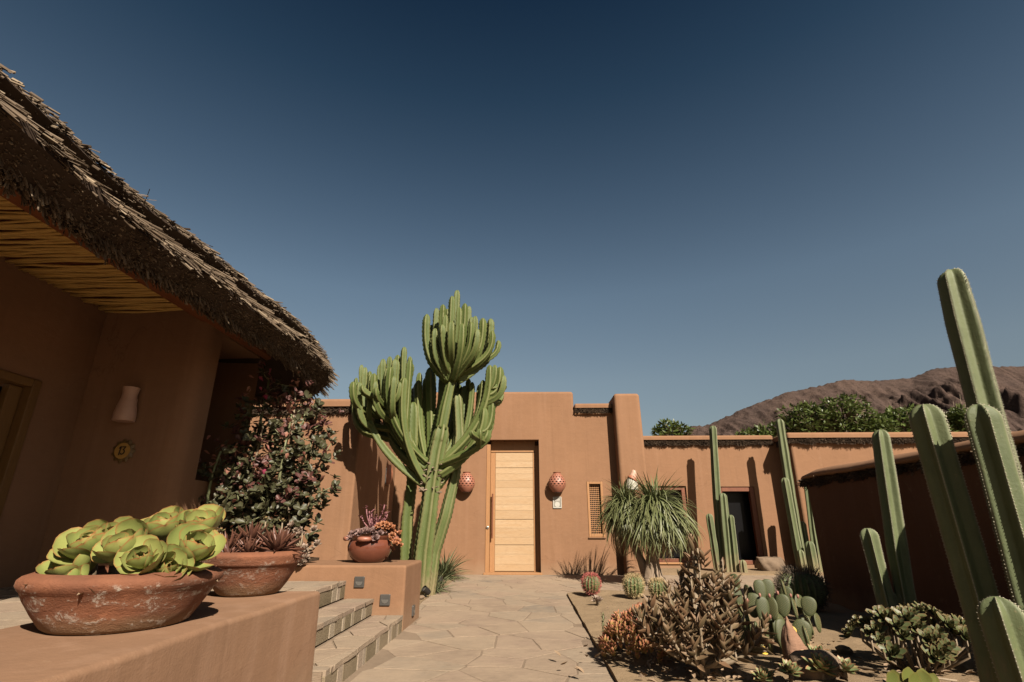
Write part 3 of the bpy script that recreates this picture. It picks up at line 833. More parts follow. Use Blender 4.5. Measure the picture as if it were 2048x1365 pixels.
st = thing('stone_steps', 'three stone steps with slate and pale risers up to the porch', 'steps', (-1.3, 3.95, 0))
SX, SZ = [-1.04, -1.30, -1.545], [.125, .25, .385]
rt = random.Random(3)
for i in range(3):
    x1 = SX[i]; x0 = SX[i+1] if i < 2 else -1.60; zb = SZ[i-1] if i else -.02
    obj('step_core', box_mesh('step_core', (x0-.03 if i < 2 else x0), x1-.022, 3.052, 4.826, -.03, SZ[i]-.006), M['mortar'], st)
    yy = 3.06
    seq = [('d', .21), ('p', .10), ('d', .26), ('p', .12), ('p', .07), ('d', .22), ('p', .08), ('d', .24), ('p', .09), ('d', .17), ('p', .05), ('d', .15), ('p', .06)]
    if i == 1: seq = seq[3:]+seq[:3]
    if i == 2: seq = seq[6:]+seq[:6]
    for kk, L in seq:
        L *= rt.uniform(.9, 1.1); e_ = min(yy+L, 4.82)
        if e_-yy < .02: break
        q = rt.uniform(0, .004)
        obj('riser_tile', box_mesh('riser_tile', x1-.024, x1-.008+q, yy+.004, e_-.004, zb+.004, SZ[i]-.026, bevel=.003, seg=1), M['tile_dark' if kk == 'd' else 'tile_pale'], st)
        yy = e_
    if i < 2:
        rect = (x0+.012, x1+.004, 3.06, 4.82)
        for poly in cells(*rect, .30, .34, random.Random(20+i)):
            obj('tread_stone', slab_stone(poly, SZ[i]-.028, .028+rng.uniform(-.001, .002), .012, rng), M['flag'], st)
    else:
        for poly in cells(-1.60, x1+.004, 3.06, 4.82, .30, .36, random.Random(31)):
            obj('tread_stone', slab_stone(poly, SZ[i]-.028, .029, .012, rng), M['flag'], st)

blk = thing('planter_block', 'square edged adobe planter block with small recessed lights beside the steps', 'planter', (-2, 5.2, 0))
me = solid('body', [(-3.02, 4.83), (-1.045, 4.83), (-1.045, 5.55), (-3.02, 5.55)], 'z', -.05, .507, .022, 5)
obj('body', me, M['adobe'], blk)
obj('soil', bed('soil', [(-2.95, 4.98), (-2.05, 4.98), (-2.05, 5.48), (-2.95, 5.48)], .03, M['soil'], .012, z=.507), M['soil'], blk)
def step_light(Mw, dark_i):
    f = obj('step_light', box_mesh('step_light', -.043, .043, -.012, .01, -.043, .043, bevel=.004), M['grey_metal'], blk, Mw)
    g = G(); V = [(.030*math.cos(PI+PI*i/12), -.0145, .030*math.sin(PI+PI*i/12)+.004) for i in range(13)]
    n = len(V); g.add(V+[(x, -.011, z) for x, _, z in V], [tuple(range(n))[::-1]]+[(i, (i+1) % n, n+(i+1) % n, n+i) for i in range(n)])
    obj('lens', g.mesh('lens', False), M['steel'], f, Mw)
step_light(M3((-1.437, 4.828, .375)), 0)
step_light(M3((-1.205, 4.828, .238)), 1)
step_light(M3((-1.043, 5.22, .105), Matrix.Rotation(PI/2, 4, 'Z')), 2)

# ------------------------------------------------------------------ entrance building
def fringe(name, parent, pts, out, n_per_m, L=(.05, .12), zj=.02, down=-.45, mat='straw_dark', seed=1, depth=.0):
    """ragged straw layer along a polyline, stalks pointing 'out' and down"""
    r = random.Random(seed); B, D, Ln, Wd = [], [], [], []
    for a, b in zip(pts, pts[1:]):
        a, b = Vector(a), Vector(b); t = (b-a); L0 = t.length; t.normalize()
        for i in range(int(L0*n_per_m)):
            u = r.random()*L0; p = a+t*u-Vector(out)*r.uniform(.02, .06+depth)
            h = noise.noise((p.x*6, p.y*6, seed))
            p.z += r.uniform(-zj, zj)+h*.008
            B.append(p); D.append(Vector(out)*r.uniform(.6, 1)+Vector((0, 0, down+r.uniform(-.5, .3)))+t*r.gauss(0, .3)); Ln.append(r.uniform(*L)*(1+h*.7)); Wd.append(r.uniform(.008, .018))
    return obj(name, straws(name, np.array(B), np.array(D), np.array(Ln), np.array(Wd)), M[mat], parent, kind='stuff')
FY = 10.08
ent = thing('entrance_building', 'stepped adobe entrance block with tall parapet around the pale wooden door', 'building', (-.3, 10.08, 0))
poly = [(-2.6, -.05), (1.80, -.05), (1.80, 2.98), (.93, 2.98), (.925, 3.333), (-2.53, 3.345)]
me = solid('wall', poly, 'y', FY, FY+.9, .055, 6, cuts=[(-.772, .232, FY-.2, FY+.36, -.1, 2.385), (1.112, 1.405, FY-.2, FY+.14, .625, 1.605)])
obj('wall', me, M['adobe'], ent)
obj('pillar', solid('pillar', [(1.70, -.05), (2.235, -.05), (2.165, 3.22), (1.675, 3.22)], 'y', 9.80, 10.62, .06, 7), M['adobe'], ent)
obj('coping', solid('coping', [(.935, 2.985), (1.672, 2.985), (1.672, 3.075), (.935, 3.075)], 'y', FY-.07, FY+.8, .04, 5), M['adobe'], ent)
fringe('straw_edge', ent, [(.935, FY-.05, 2.945), (1.67, FY-.05, 2.945)], (0, -1, 0), 2200, (.03, .07), .045, -.35, seed=3)
obj('lintel_board', box_mesh('lintel_board', .94, 1.67, FY-.035, FY+.01, 2.865, 2.90), M['door_frame'], ent)
# door: frame, boards, handle, lock, threshold
dx0, dx1, dy = -.772, .232, FY+.22
door = obj('door', box_mesh('door', -.70, .118, dy+.02, dy+.05, .02, 2.15), M['door_frame'], ent)
for b in ((dx0+.002, -.70, dy-.17, dy+.09, 0.0, 2.30), (.16, dx1-.002, dy-.01, dy+.09, 0.0, 2.30), (-.698, .158, dy-.02, dy+.09, 2.17, 2.384)):
    obj('frame', box_mesh('frame', *b, bevel=.004), M['door_frame'], door)
obj('frame', box_mesh('frame', -.698, -.607, dy-.03, dy+.018, .03, 2.158, bevel=.004), M['door_frame'], door)
obj('frame', box_mesh('frame', .115, .158, dy-.03, dy+.018, .03, 2.158, bevel=.004), M['door_frame'], door)
zs = [.045, .16, .33, .488, .62, .78, .932, 1.09, 1.19, 1.34, 1.50, 1.64, 1.76, 1.874, 2.0, 2.158]
big = (.488, .932, 1.874)
for a, b in zip(zs, zs[1:]):
    lo = a+(.004 if a in big else .0008); hi = b-(.004 if b in big else .0008)
    obj('board', box_mesh('board', -.604, .112, dy-.022-rng.uniform(0, .0015), dy+.018, lo, hi, bevel=.0012, seg=1), M['door'], door)
obj('threshold', box_mesh('threshold', dx0-.02, dx1+.02, FY-.06, dy+.09, -.01, .035, bevel=.006), M['door_frame'], door)
g = G(); tube(g, [(-.652, dy-.10, .60), (-.652, dy-.10, 1.39)], .014, 10); tube(g, [(-.652, dy-.10, .70), (-.652, dy-.028, .70)], .008, 8); tube(g, [(-.652, dy-.10, 1.29), (-.652, dy-.028, 1.29)], .008, 8)
obj('handle', g.mesh('handle', angle=50), M['brown_wood'], door)
g = G(); lathe(g, [(.026, 0), (.026, .012), (.020, .016), (0, .016)], 20)
obj('lock', g.mesh('lock', angle=40), M['steel'], door, M3((-.735, dy-.17, .79), Matrix.Rotation(PI/2, 4, 'X')))
# lattice window
win = obj('window', box_mesh('window', 1.12, 1.40, FY+.125, FY+.138, .63, 1.60), M['dark'], ent)
for b in ((1.113, 1.155, FY-.012, FY+.09, .63, 1.60), (1.362, 1.404, FY-.012, FY+.09, .63, 1.60), (1.156, 1.361, FY-.012, FY+.09, 1.555, 1.60), (1.156, 1.361, FY-.012, FY+.09, .63, .685)):
    obj('frame', box_mesh('frame', *b, bevel=.004), M['door_frame'], win)
obj('sill', box_mesh('sill', 1.10, 1.415, FY-.03, FY+.05, .607, .628, bevel=.004), M['adobe'], win)
for i in range(5):
    x = 1.157+.203*(i+1)/6
    obj('lattice_bar', box_mesh('lattice_bar', x-.0045, x+.0045, FY+.05, FY+.062, .686, 1.554), M['door_frame'], win)
for i in range(24):
    z = .70+.84*(i+.5)/24
    obj('lattice_bar', box_mesh('lattice_bar', 1.157, 1.360, FY+.040, FY+.0495, z-.0055, z+.0055), M['door_frame'], win)

# egg shaped pierced clay lamps on both sides of the door
def egg_lamp(label, X, Z):
    e = thing('wall_lamp', label, 'wall lamp', (X, FY, Z), 'egg shaped clay lamps beside the door')
    g = G(); n = 56; rows = 34; V = []; F = []
    prof = lambda u: .163*math.sin(PI*min(1, (.12+.80*u)))**.8*(1.0-.10*(u-.38))
    H = .35
    for i in range(rows+1):
        u = i/rows
        for k in range(n):
            a = 2*PI*k/n; rr = prof(u)
            V.append((rr*math.cos(a), rr*math.sin(a)*.9, H*(u-.5)))
    for i in range(rows):
        for k in range(n):
            band = .28 < i/rows < .88
            hole = band and ((k+2*(i//4)) % 4 in (0, 1)) and (i % 4 in (1, 2))
            if not hole: F.append((i*n+k, i*n+(k+1) % n, (i+1)*n+(k+1) % n, (i+1)*n+k))
    g.add(V, F); F2 = [(k, (k+1) % n, n+(k+1) % n, n+k) for k in range(n)]
    me = g.mesh('shade')
    obj('shade', me, M['clay'], e, M3((X, FY-.105, Z)))
    g = G(); lathe(g, [(.0, -.145), (.07, -.145), (.115, -.09), (.138, -.02), (.115, .08), (.07, .13), (0, .13)], 20)
    obj('core', g.mesh('core'), M['clay_dark'], e, M3((X, FY-.105, Z), None, (1, .88, 1)))
    g = G(); lathe(g, [(.060, .162), (.070, .175), (.074, .183), (.066, .183), (.055, .168)], 24)
    obj('lip', g.mesh('lip', angle=40), M['clay'], e, M3((X, FY-.105, Z)))
    g = G(); lathe(g, [(.0, -.178), (.062, -.176), (.082, -.152), (.078, -.140)], 24)
    obj('base', g.mesh('base', angle=40), M['black_metal'], e, M3((X, FY-.105, Z)))
    for a in (-.9, .2, 1.2):
        g = G(); lathe(g, [(.012, 0), (.012, .01), (0, .013)], 10)
        obj('bulb', g.mesh('bulb'), M['steel'], e, M3((X+.045*math.sin(a), FY-.105-.045*math.cos(a), Z-.188)))
egg_lamp('pierced egg shaped clay lamp on the wall left of the door', -1.13, 1.585)
egg_lamp('pierced egg shaped clay lamp above the white framed notice', .555, 1.575)
# framed notice
sg = thing('notice', 'small grey notice in a white frame right of the door', 'sign', (.553, FY, 1.225))
wht = plain('white_paint', (.52, .50, .44), .5); gry = plain('notice_grey', (.26, .24, .20), .6); wht2 = plain('notice_print', (.66, .62, .56), .6)
for b in ((.474, .488, 1.125, 1.325), (.619, .633, 1.125, 1.325), (.4885, .6185, 1.311, 1.325), (.4885, .6185, 1.125, 1.139)):
    obj('frame', box_mesh('frame', b[0], b[1], FY-.022, FY+.002, b[2], b[3], bevel=.002), wht, sg)
obj('panel', box_mesh('panel', .488, .619, FY-.012, FY+.001, 1.139, 1.311), gry, sg)
obj('band', box_mesh('band', .488, .619, FY-.0145, FY-.0125, 1.290, 1.298), wht, sg)
for i, (a, b, z) in enumerate(((.500, .607, 1.279), (.506, .601, 1.268), (.510, .597, 1.257))):
    g = G(); x = a; r = random.Random(i)
    while x < b:
        d = r.uniform(.004, .009); g.add(boxv(x, min(b, x+d), FY-.0145, FY-.0125, z-.004, z+.004), BOXF); x += d+.002
    obj('text_line', g.mesh('text_line', False), wht2, sg)
g = G(); lathe(g, [(.047, 0), (.047, .003), (0, .003)], 36)
obj('disc', g.mesh('disc', False), wht, sg, M3((.553, FY-.0125, 1.19), Matrix.Rotation(PI/2, 4, 'X')))
# ceramic lamp on the pillar: white ribbed cone with orange and pink wrap
cl = thing('wall_lamp', 'white and pink ceramic lamp shaped like a wrapped cone on the pillar', 'wall lamp', (1.878, 9.8, 1.5))
g = G(); n = 40; V = []; prof = [(.105, -.17), (.108, -.16), (.098, -.09), (.085, -.02), (.072, .03)]
V = [((rr+.006*math.cos(13*2*PI*k/n*1.0))*math.cos(2*PI*k/n), (rr+.006*math.cos(13*2*PI*k/n))*math.sin(2*PI*k/n)*.8, z) for rr, z in prof for k in range(n)]
g.add(V, [(i*n+k, i*n+(k+1) % n, (i+1)*n+(k+1) % n, (i+1)*n+k) for i in range(len(prof)-1) for k in range(n)])
cm = M3((1.885, 9.70, 1.60), Matrix.Rotation(.08, 4, 'Y'))
obj('skirt', g.mesh('skirt'), M['white_clay'], cl, cm)
g = G(); lathe(g, [(.088, 0), (.092, .015), (.085, .035), (.074, .045)], 30)
obj('wrap', g.mesh('wrap'), M['orange_clay'], cl, cm @ M3((0, 0, -.0), Matrix.Rotation(.45, 4, 'Y'), (1, .85, 1.2)))
g = G(); lathe(g, [(.072, 0), (.064, .05), (.050, .10), (.044, .13), (.030, .15), (0, .155)], 26)
obj('hood', g.mesh('hood'), M['pink_clay'], cl, cm @ M3((.01, 0, .025), Matrix.Rotation(.22, 4, 'Y'), (1, .85, 1)))
obj('bracket', box_mesh('bracket', 1.86, 1.90, 9.72, 9.802, 1.50, 1.56), M['black_metal'], cl)

# ------------------------------------------------------------------ garden wall behind the cactus (left) with straw capped top
gw = thing('garden_wall', 'L shaped adobe wall behind the tall candelabra cactus with straw under its coping', 'wall', (-2.6, 7.5, 0))
obj('wall', solid('wall', [(-5.5, 7.5), (-2.43, 7.5), (-2.50, 10.079), (-2.9, 10.079), (-2.9, 8.0), (-5.5, 8.0)], 'z', -.05, 2.43, .03, 4), M['adobe'], gw)
obj('coping', solid('coping', [(-5.5, 7.43), (-2.40, 7.43), (-2.47, 10.076), (-2.95, 10.076), (-2.95, 8.05), (-5.5, 8.05)], 'z', 2.475, 2.59, .045, 6), M['adobe'], gw)
fringe('straw_edge', gw, [(-4.2, 7.47, 2.44), (-2.42, 7.47, 2.44)], (0, -1, 0), 1800, (.03, .085), .035, -.4, seed=8)
fringe('straw_edge', gw, [(-2.43, 7.47, 2.455), (-2.47, 10.0, 2.455)], (1, 0, 0), 500, (.02, .05), .022, -.4, seed=9)
hl = thing('wall_lamp', 'half round orange clay wall lamp lit between cactus shadows', 'wall lamp', (-2.48, 9.39, 1.6))
g = G(); n = 24; prof = [(.03, -.17), (.065, -.14), (.085, -.05), (.088, .03), (.07, .12), (.062, .17)]
V = [(rr*math.cos(-PI/2+PI*k/n), rr*math.sin(-PI/2+PI*k/n), z) for rr, z in prof for k in range(n+1)]
g.add(V, [(i*(n+1)+k, i*(n+1)+k+1, (i+1)*(n+1)+k+1, (i+1)*(n+1)+k) for i in range(len(prof)-1) for k in range(n)])
obj('shade', g.mesh('shade'), M['orange_clay'], hl, M3((-2.462, 9.39, 1.67)))
obj('back_plate', box_mesh('back_plate', -2.492, -2.463, 9.30, 9.55, 1.50, 1.78, bevel=.006), M['grey_metal'], hl)

# ------------------------------------------------------------------ long building on the right
RY = 11.3
lb = thing('long_building', 'long low adobe building with glass door behind the columnar cacti', 'building', (5, 11.3, 0))
obj('wall', solid('wall', [(2.0, -.05), (5.5, -.05), (5.5, 2.50), (2.0, 2.50)], 'y', RY, RY+.6, .03, 4, cuts=[(2.55, 3.30, RY-.2, RY+.22, .13, 1.60), (3.96, 4.70, RY-.2, RY+.3, .09, 1.585)]), M['adobe'], lb)
obj('wall', solid('wall', [(5.33, 10.77), (12, 10.77), (12, 12.5), (5.33, 12.5)], 'z', -.05, 2.45, .05, 5), M['adobe'], lb)
obj('coping', solid('coping', [(2.0, 2.545), (5.22, 2.545), (5.22, 2.635), (2.0, 2.635)], 'y', RY-.075, RY+.7, .04, 5), M['adobe'], lb)
obj('coping', solid('coping', [(5.25, 10.67), (12, 10.67), (12, 12.6), (5.25, 12.6)], 'z', 2.49, 2.60, .05, 6), M['adobe'], lb)
fringe('straw_edge', lb, [(2.2, RY-.045, 2.50), (5.2, RY-.045, 2.50)], (0, -1, 0), 1900, (.03, .075), .05, -.4, seed=12)
fringe('straw_edge', lb, [(5.26, RY-.1, 2.45), (5.26, 10.70, 2.45), (9, 10.70, 2.45)], (-.3, -.9, 0), 1700, (.03, .085), .045, -.4, seed=13)
wn = obj('window', box_mesh('window', 2.56, 3.29, RY+.19, RY+.21, .14, 1.59), M['glass'], lb)
for b in ((2.553, 2.63, .135, 1.595), (3.21, 3.295, .135, 1.595), (2.631, 3.209, 1.52, 1.595), (2.631, 3.209, .135, .20)):
    obj('frame', box_mesh('frame', b[0], b[1], RY+.04, RY+.14, b[2], b[3], bevel=.004), M['brown_wood'], wn)
obj('sill', box_mesh('sill', 2.53, 3.31, RY-.03, RY+.1, .10, .132, bevel=.004), M['door_frame'], wn)
gd = obj('glass_door', box_mesh('glass_door', 3.98, 4.68, RY+.26, RY+.28, .10, 1.575), M['glass'], lb)
for b in ((3.963, 4.04, .095, 1.58), (4.605, 4.697, .095, 1.58), (4.041, 4.604, 1.49, 1.58), (4.041, 4.604, .095, .17)):
    obj('frame', box_mesh('frame', b[0], b[1], RY+.02, RY+.12, b[2], b[3], bevel=.004), M['brown_wood'], gd)

# ------------------------------------------------------------------ boundary wall on the right
bw = thing('boundary_wall', 'dark shaded adobe wall at right with rounded coping over straw', 'wall', (3.30, 4, 0))
obj('wall', solid('wall', [(3.31, -2.0), (3.75, -2.0), (3.75, 6.50), (3.31, 6.50)], 'z', -.05, 1.33, .05, 5), M['adobe_shaded'], bw)
g = G(); V = []; F = []
ys = [-2+.25*i for i in range(34)]+[6.55, 6.60]
n = 14
for i, y in enumerate(ys):
    s = 1 if y < 6.3 else max(.05, math.sqrt(max(0.003, 1-((y-6.3)/.305)**2)))
    for k in range(n):
        a = 2*PI*k/n
        V.append((3.51+.27*math.cos(a)*(.6+.4*s)+.012*noise.noise((y*2, k, 1)), y, 1.355+(.10*math.sin(a)*(.35+.65*s) if math.sin(a) > 0 else .02*math.sin(a))+.018*noise.noise((y*1.4, 0, 2))))
for i in range(len(ys)-1):
    for k in range(n): F.append((i*n+k, (i+1)*n+k, (i+1)*n+(k+1) % n, i*n+(k+1) % n))
F.append(tuple((len(ys)-1)*n+k for k in range(n))[::-1]); F.append(tuple(range(n)))
g.add(V, F)
obj('coping', g.mesh('coping'), M['adobe'], bw)
fringe('straw_edge', bw, [(3.32, 0.5, 1.315), (3.32, 6.55, 1.315), (3.70, 6.57, 1.315)], (-1, .1, 0), 900, (.05, .11), .022, -.15, seed=15)
fringe('straw_edge', bw, [(3.29, 0.5, 1.33), (3.29, 6.58, 1.33)], (-1, 0, 0), 160, (.03, .06), .008, .05, mat='straw', seed=16)

# ------------------------------------------------------------------ plants: materials
M['euph'] = cactus_skin('euph_skin', (.066, .094, .021), (.105, .130, .036), (.21, .19, .07), 1, .5, .45)
M['euph_old'] = cactus_skin('euph_old_skin', (.080, .112, .028), (.125, .145, .05), (.22, .18, .085), 1, .6, 1.0)
M['column'] = cactus_skin('column_skin', (.085, .106, .046), (.140, .160, .076), (.38, .36, .25), 3, .7, .4)
M['spine'] = plain('spine', (.46, .41, .30), .7)
M['thorn_red'] = plain('thorn_red', (.42, .10, .08), .7)
M['thorn_tan'] = plain('thorn_tan', (.50, .36, .18), .7)
M['thorn_dark'] = plain('thorn_dark', (.10, .07, .045), .8)
M['barrel'] = plant('barrel_skin', (.085, .115, .038), (.12, .145, .05), (.26, .21, .10), 1, .5, .6, nscale=12)
M['cabbage'] = plant('green_leaf', (.34, .345, .105), (.195, .245, .065), (.40, .12, .05), 7, .8, .42, trans=.06, nscale=14, bmp=.12)
M['dry'] = plain('dry_leaf', (.30, .20, .12), .8)
M['aloe'] = plant('aloe_leaf', (.085, .036, .026), (.14, .052, .032), (.19, .09, .045), 2, .4, .5, nscale=30)
M['shrub'] = plant('shrub_leaf', (.050, .054, .022), (.085, .082, .038), (.10, .04, .03), 3, .4, .5, trans=.15)
M['shrub_purple'] = plant('shrub_purple_leaf', (.085, .030, .026), (.13, .05, .038), None, rough=.55, trans=.1)
M['petal'] = plant('petal', (.40, .19, .12), (.30, .09, .085), (.42, .26, .17), 2, .4, .6, trans=.2)
M['magenta'] = plant('magenta_petal', (.36, .03, .09), (.45, .10, .16), None, rough=.6, trans=.2)
M['green_stem'] = plant('green_stem', (.13, .15, .06), (.17, .165, .085), None, rough=.6)
M['whitepink'] = plant('pale_rosette', (.27, .195, .145), (.24, .205, .15), (.30, .145, .11), 2.5, .5, .6)
M['lilac'] = plant('lilac_rosette', (.21, .13, .115), (.19, .135, .135), (.27, .12, .08), 2.5, .5, .6)
M['pinksprig'] = plant('pink_sprig', (.26, .10, .10), (.22, .085, .10), None, rough=.6)
M['sedum'] = plant('orange_sedum', (.36, .13, .045), (.33, .17, .085), (.36, .09, .05), 2, .5, .55)
M['glaze'] = plain('brown_glaze', (.20, .066, .038), .12, c2=(.13, .042, .026), nscale=7, spec=.6)
M['kal'] = plant('copper_leaf', (.112, .098, .048), (.19, .090, .046), (.30, .18, .10), 2.5, .6, .6, trans=.06, nscale=40)
M['fire'] = plant('fire_leaf', (.36, .31, .085), (.40, .21, .08), (.50, .15, .12), 1.0, .9, .45, nscale=20)
M['pad'] = plant('prickly_pear_pad', (.047, .058, .019), (.070, .076, .026), (.10, .10, .035), 3, .4, .6, nscale=25, bmp=.2)
M['aeon'] = plant('aeonium_leaf', (.072, .098, .036), (.11, .122, .044), (.22, .10, .045), 3, .6, .5, trans=.05)
M['echev'] = plant('echeveria_leaf', (.17, .22, .10), (.22, .25, .10), (.42, .12, .07), 3, .8, .45)
M['paddle'] = plant('paddle_leaf', (.16, .175, .04), (.11, .14, .035), (.24, .17, .05), 3, .5, .45, trans=.1)
M['pony'] = plant('ponytail_leaf', (.095, .118, .042), (.165, .175, .072), (.27, .24, .11), 1.5, .5, .5, trans=.12)
M['grass'] = plant('grass_blade', (.085, .115, .05), (.17, .17, .08), (.28, .23, .12), 2, .6, .6, trans=.15)
M['tree'] = plant('tree_leaf', (.060, .085, .016), (.095, .120, .030), None, rough=.42, trans=.22)
M['tree2'] = plant('tree_leaf_light', (.085, .125, .026), (.125, .16, .04), None, rough=.42, trans=.25)
M['yellow'] = plant('yellow_flower', (.62, .42, .05), (.55, .33, .04), None, rough=.6)
M['bud'] = plain('bud', (.34, .14, .10), .6)

ob = lambda u: max(.16*(1-u*3), 0)+math.sin(PI*min(1, .08+u*.90)**1.55)**.75 if u < 1 else .12      # obovate, rounded tip
lance = lambda u: max(.03, math.sin(PI*(.06+.92*u)**.8))*(1-.15*u)
pointed = lambda u: max(.02, (math.sin(PI*min(1, .12+u*.88)**1.2))**.9*(1 if u < .8 else 1-(u-.8)*3.2))
blade = lambda u: (.75+.25*math.sin(PI*u))*(1-u**2.2)+.03
finger = lambda u: math.sin(PI*min(.97, .18+u*.80))**.6

# ------------------------------------------------------------------ tall candelabra cactus
eu = thing('candelabra_cactus', 'very tall many armed green candelabra cactus left of the door', 'cactus', (-1.33, 7.05, 0))
sd_ = [0]
def arm(P, R, mat='euph', nr=4, parent=eu, depth=.42, name='branch', serr=.05, **k):
    sd_[0] += 1
    return obj(name, ribbed(name, P, R, nr=nr, depth=depth, per=4, step=.032, serr=serr, sharp=.8, wobble=.11, tipk=2.1, seed=sd_[0], **k), M[mat], parent)
TB = Vector((-1.33, 7.05, 0))
arm([TB+Vector((0, 0, -.03)), (-1.32, 7.03, .5), (-1.27, 7.0, 1.0), (-1.24, 7.0, 1.40), (-1.20, 7.0, 1.75), (-1.13, 7.0, 2.15)], .120, 'euph_old', 6, name='trunk', depth=.42)
arm([(-1.15, 7.0, 2.06), (-1.10, 7.0, 2.4), (-1.03, 7.0, 2.80)], .082, 'euph', 5, name='trunk')
arm([(-1.25, 7.2, -.03), (-1.20, 7.2, .5), (-1.07, 7.16, .95), (-.97, 7.18, 1.45), (-.93, 7.2, 2.0), (-.98, 7.2, 2.6)], .085, 'euph_old', 5, name='trunk', depth=.45)
arm([(-1.60, 7.3, .0), (-1.585, 7.3, .4), (-1.60, 7.3, .9), (-1.57, 7.3, 1.4), (-1.6, 7.3, 2.0), (-1.62, 7.3, 2.5)], .10, 'euph', 4, name='trunk', depth=.5)
crown = [(-1.3, 7.1, 3.55), (-.8, 7.15, 3.75), (-1.12, 6.75, 3.62), (-.7, 6.85, 3.25), (-1.38, 7.2, 3.45), (-.55, 7.2, 3.3), (-1.42, 6.9, 3.7), (-1.34, 7.2, 3.92), (-1.2, 6.95, 3.87), (-1.09, 7.05, 4.05), (-1.03, 7.15, 4.19), (-0.9, 7.1, 3.95), (-0.86, 7.3, 3.99), (-0.72, 6.9, 3.66), (-0.62, 7.0, 3.67), (-0.52, 7.15, 3.72), (-0.61, 7.35, 3.68), (-1.15, 6.65, 3.44), (-1.27, 6.8, 3.44), (-0.87, 6.65, 3.45), (-0.76, 6.75, 3.51), (-0.67, 6.7, 3.39), (-0.48, 6.95, 3.45), (-0.4, 7.1, 3.36), (-1.01, 6.6, 3.47), (-1.2, 7.35, 3.97), (-1.43, 7.35, 3.71), (-.95, 6.9, 3.8), (-1.05, 7.3, 3.9)]
rc = random.Random(77)
CB = Vector((-1.03, 7.0, 2.78))
for i, tp in enumerate(crown):
    tp = Vector(tp); d = tp-CB; h = Vector((d.x, d.y, 0)); L = h.length
    st0 = CB+h*.16+Vector((0, 0, rc.uniform(-.06, .1)))
    p1 = st0+h*.62+Vector((0, 0, .16+.1*(1-L)))
    p2 = Vector((tp.x, tp.y, st0.z+d.z*.42))+h*.06
    if i == 17: p1, p2 = CB+h*.6+Vector((0, 0, .1)), CB+h*.85+Vector((0, 0, .3))
    arm(bez(st0, p1, p2, tp, 14), rc.uniform(.046, .060), serr=.08)
NODE = Vector((-1.24, 7.0, 1.42))
def candel(tip, fork=(), R=.053, drop=0.0, out=.62):
    R *= rc.uniform(.9, 1.08)
    tip = Vector(tip); d = tip-NODE; h = Vector((d.x, d.y, 0))
    hn = h.normalized() if h.length > .05 else Vector((1, 0, 0))
    s = NODE+hn*.09+Vector((0, 0, rc.uniform(-.12, .22)))
    dz = tip.z-s.z
    P = bez(s, s+h*.50+Vector((0, 0, dz*.22)), tip-Vector((0, 0, dz*.52))+h*rc.uniform(-.02, .06), tip+Vector((rc.gauss(0, .02), rc.gauss(0, .02), rc.uniform(-.10, .04))), 18)
    arm(P, R)
    for (u, tp) in fork:
        b = P[int(u*17)]; tp = Vector(tp); dd = tp-b; hh = Vector((dd.x, dd.y, 0))
        if rc.random() < .55:
            b2 = P[int(min(.85, u+.12)*17)]; t2 = tp+Vector((rc.uniform(-.12, .12), rc.uniform(-.15, .15), rc.uniform(-.22, .06))); d2 = t2-b2; h2 = Vector((d2.x, d2.y, 0))
            arm(bez(b2, b2+h2*.8+Vector((0, 0, .04)), Vector((t2.x, t2.y, b2.z+d2.z*.35)), t2, 9), R*rc.uniform(.7, .9), serr=.08)
        arm(bez(b, b+hh*.8+Vector((0, 0, .05)), Vector((tp.x, tp.y, b.z+dd.z*.35)), tp+Vector((0, 0, rc.uniform(-.06, .05))), 10), R*rc.uniform(.78, .98), serr=.07)
candel((-2.29, 7.0, 2.90), [(.55, (-2.40, 7.05, 2.66)), (.60, (-2.28, 6.85, 2.64)), (.66, (-2.14, 6.88, 2.86))], drop=.1)
candel((-2.13, 7.2, 3.01), [(.5, (-2.46, 7.3, 2.84)), (.62, (-2.24, 7.12, 2.92))])
candel((-1.98, 6.9, 3.01), [(.55, (-2.0, 6.65, 2.68)), (.62, (-2.08, 6.82, 2.80)), (.7, (-1.90, 6.80, 2.90))])
candel((-1.94, 7.1, 3.19), [(.6, (-2.04, 7.25, 3.02)), (.7, (-1.86, 7.0, 3.02))])
candel((-1.86, 6.7, 2.81), [(.6, (-1.74, 6.58, 2.70))])
candel((-1.89, 7.3, 3.30), [(.62, (-1.73, 7.35, 3.25)), (.7, (-1.95, 7.4, 3.10)), (.75, (-1.82, 7.28, 3.20))])
candel((-1.75, 7.15, 3.27), [(.6, (-1.84, 7.05, 3.05)), (.7, (-1.66, 7.1, 3.08))])
candel((-1.68, 6.75, 2.80), [(.55, (-1.62, 6.9, 2.98))])
candel((-1.56, 7.40, 2.94), [(.6, (-1.64, 7.5, 2.80))])
candel((-1.47, 7.5, 2.97), [(.6, (-1.40, 7.55, 2.84))])
candel((-1.38, 7.45, 3.11), [(.55, (-1.25, 7.5, 3.0)), (.6, (-1.42, 7.6, 2.9)), (.6, (-1.1, 7.55, 3.0))], R=.08)
candel((-1.62, 7.5, 3.0), [(.55, (-1.7, 7.6, 2.8))])
candel((-0.50, 7.1, 3.00), [(.62, (-0.46, 7.3, 2.80)), (.72, (-0.31, 7.0, 2.79)), (.8, (-.37, 7.12, 2.93)), (.86, (-.44, 7.05, 3.0))], R=.066)
candel((-0.62, 7.2, 2.83), [(.6, (-0.54, 7.35, 2.62)), (.7, (-.66, 7.3, 2.78))])
candel((-0.78, 7.35, 2.86), [(.55, (-.70, 7.45, 2.75)), (.6, (-.86, 7.5, 2.9))])
candel((-0.50, 6.75, 2.10), [(.6, (-.60, 6.62, 2.00))], R=.064)
candel((-0.56, 7.0, 2.40), [(.6, (-.48, 7.15, 2.5))], R=.066)
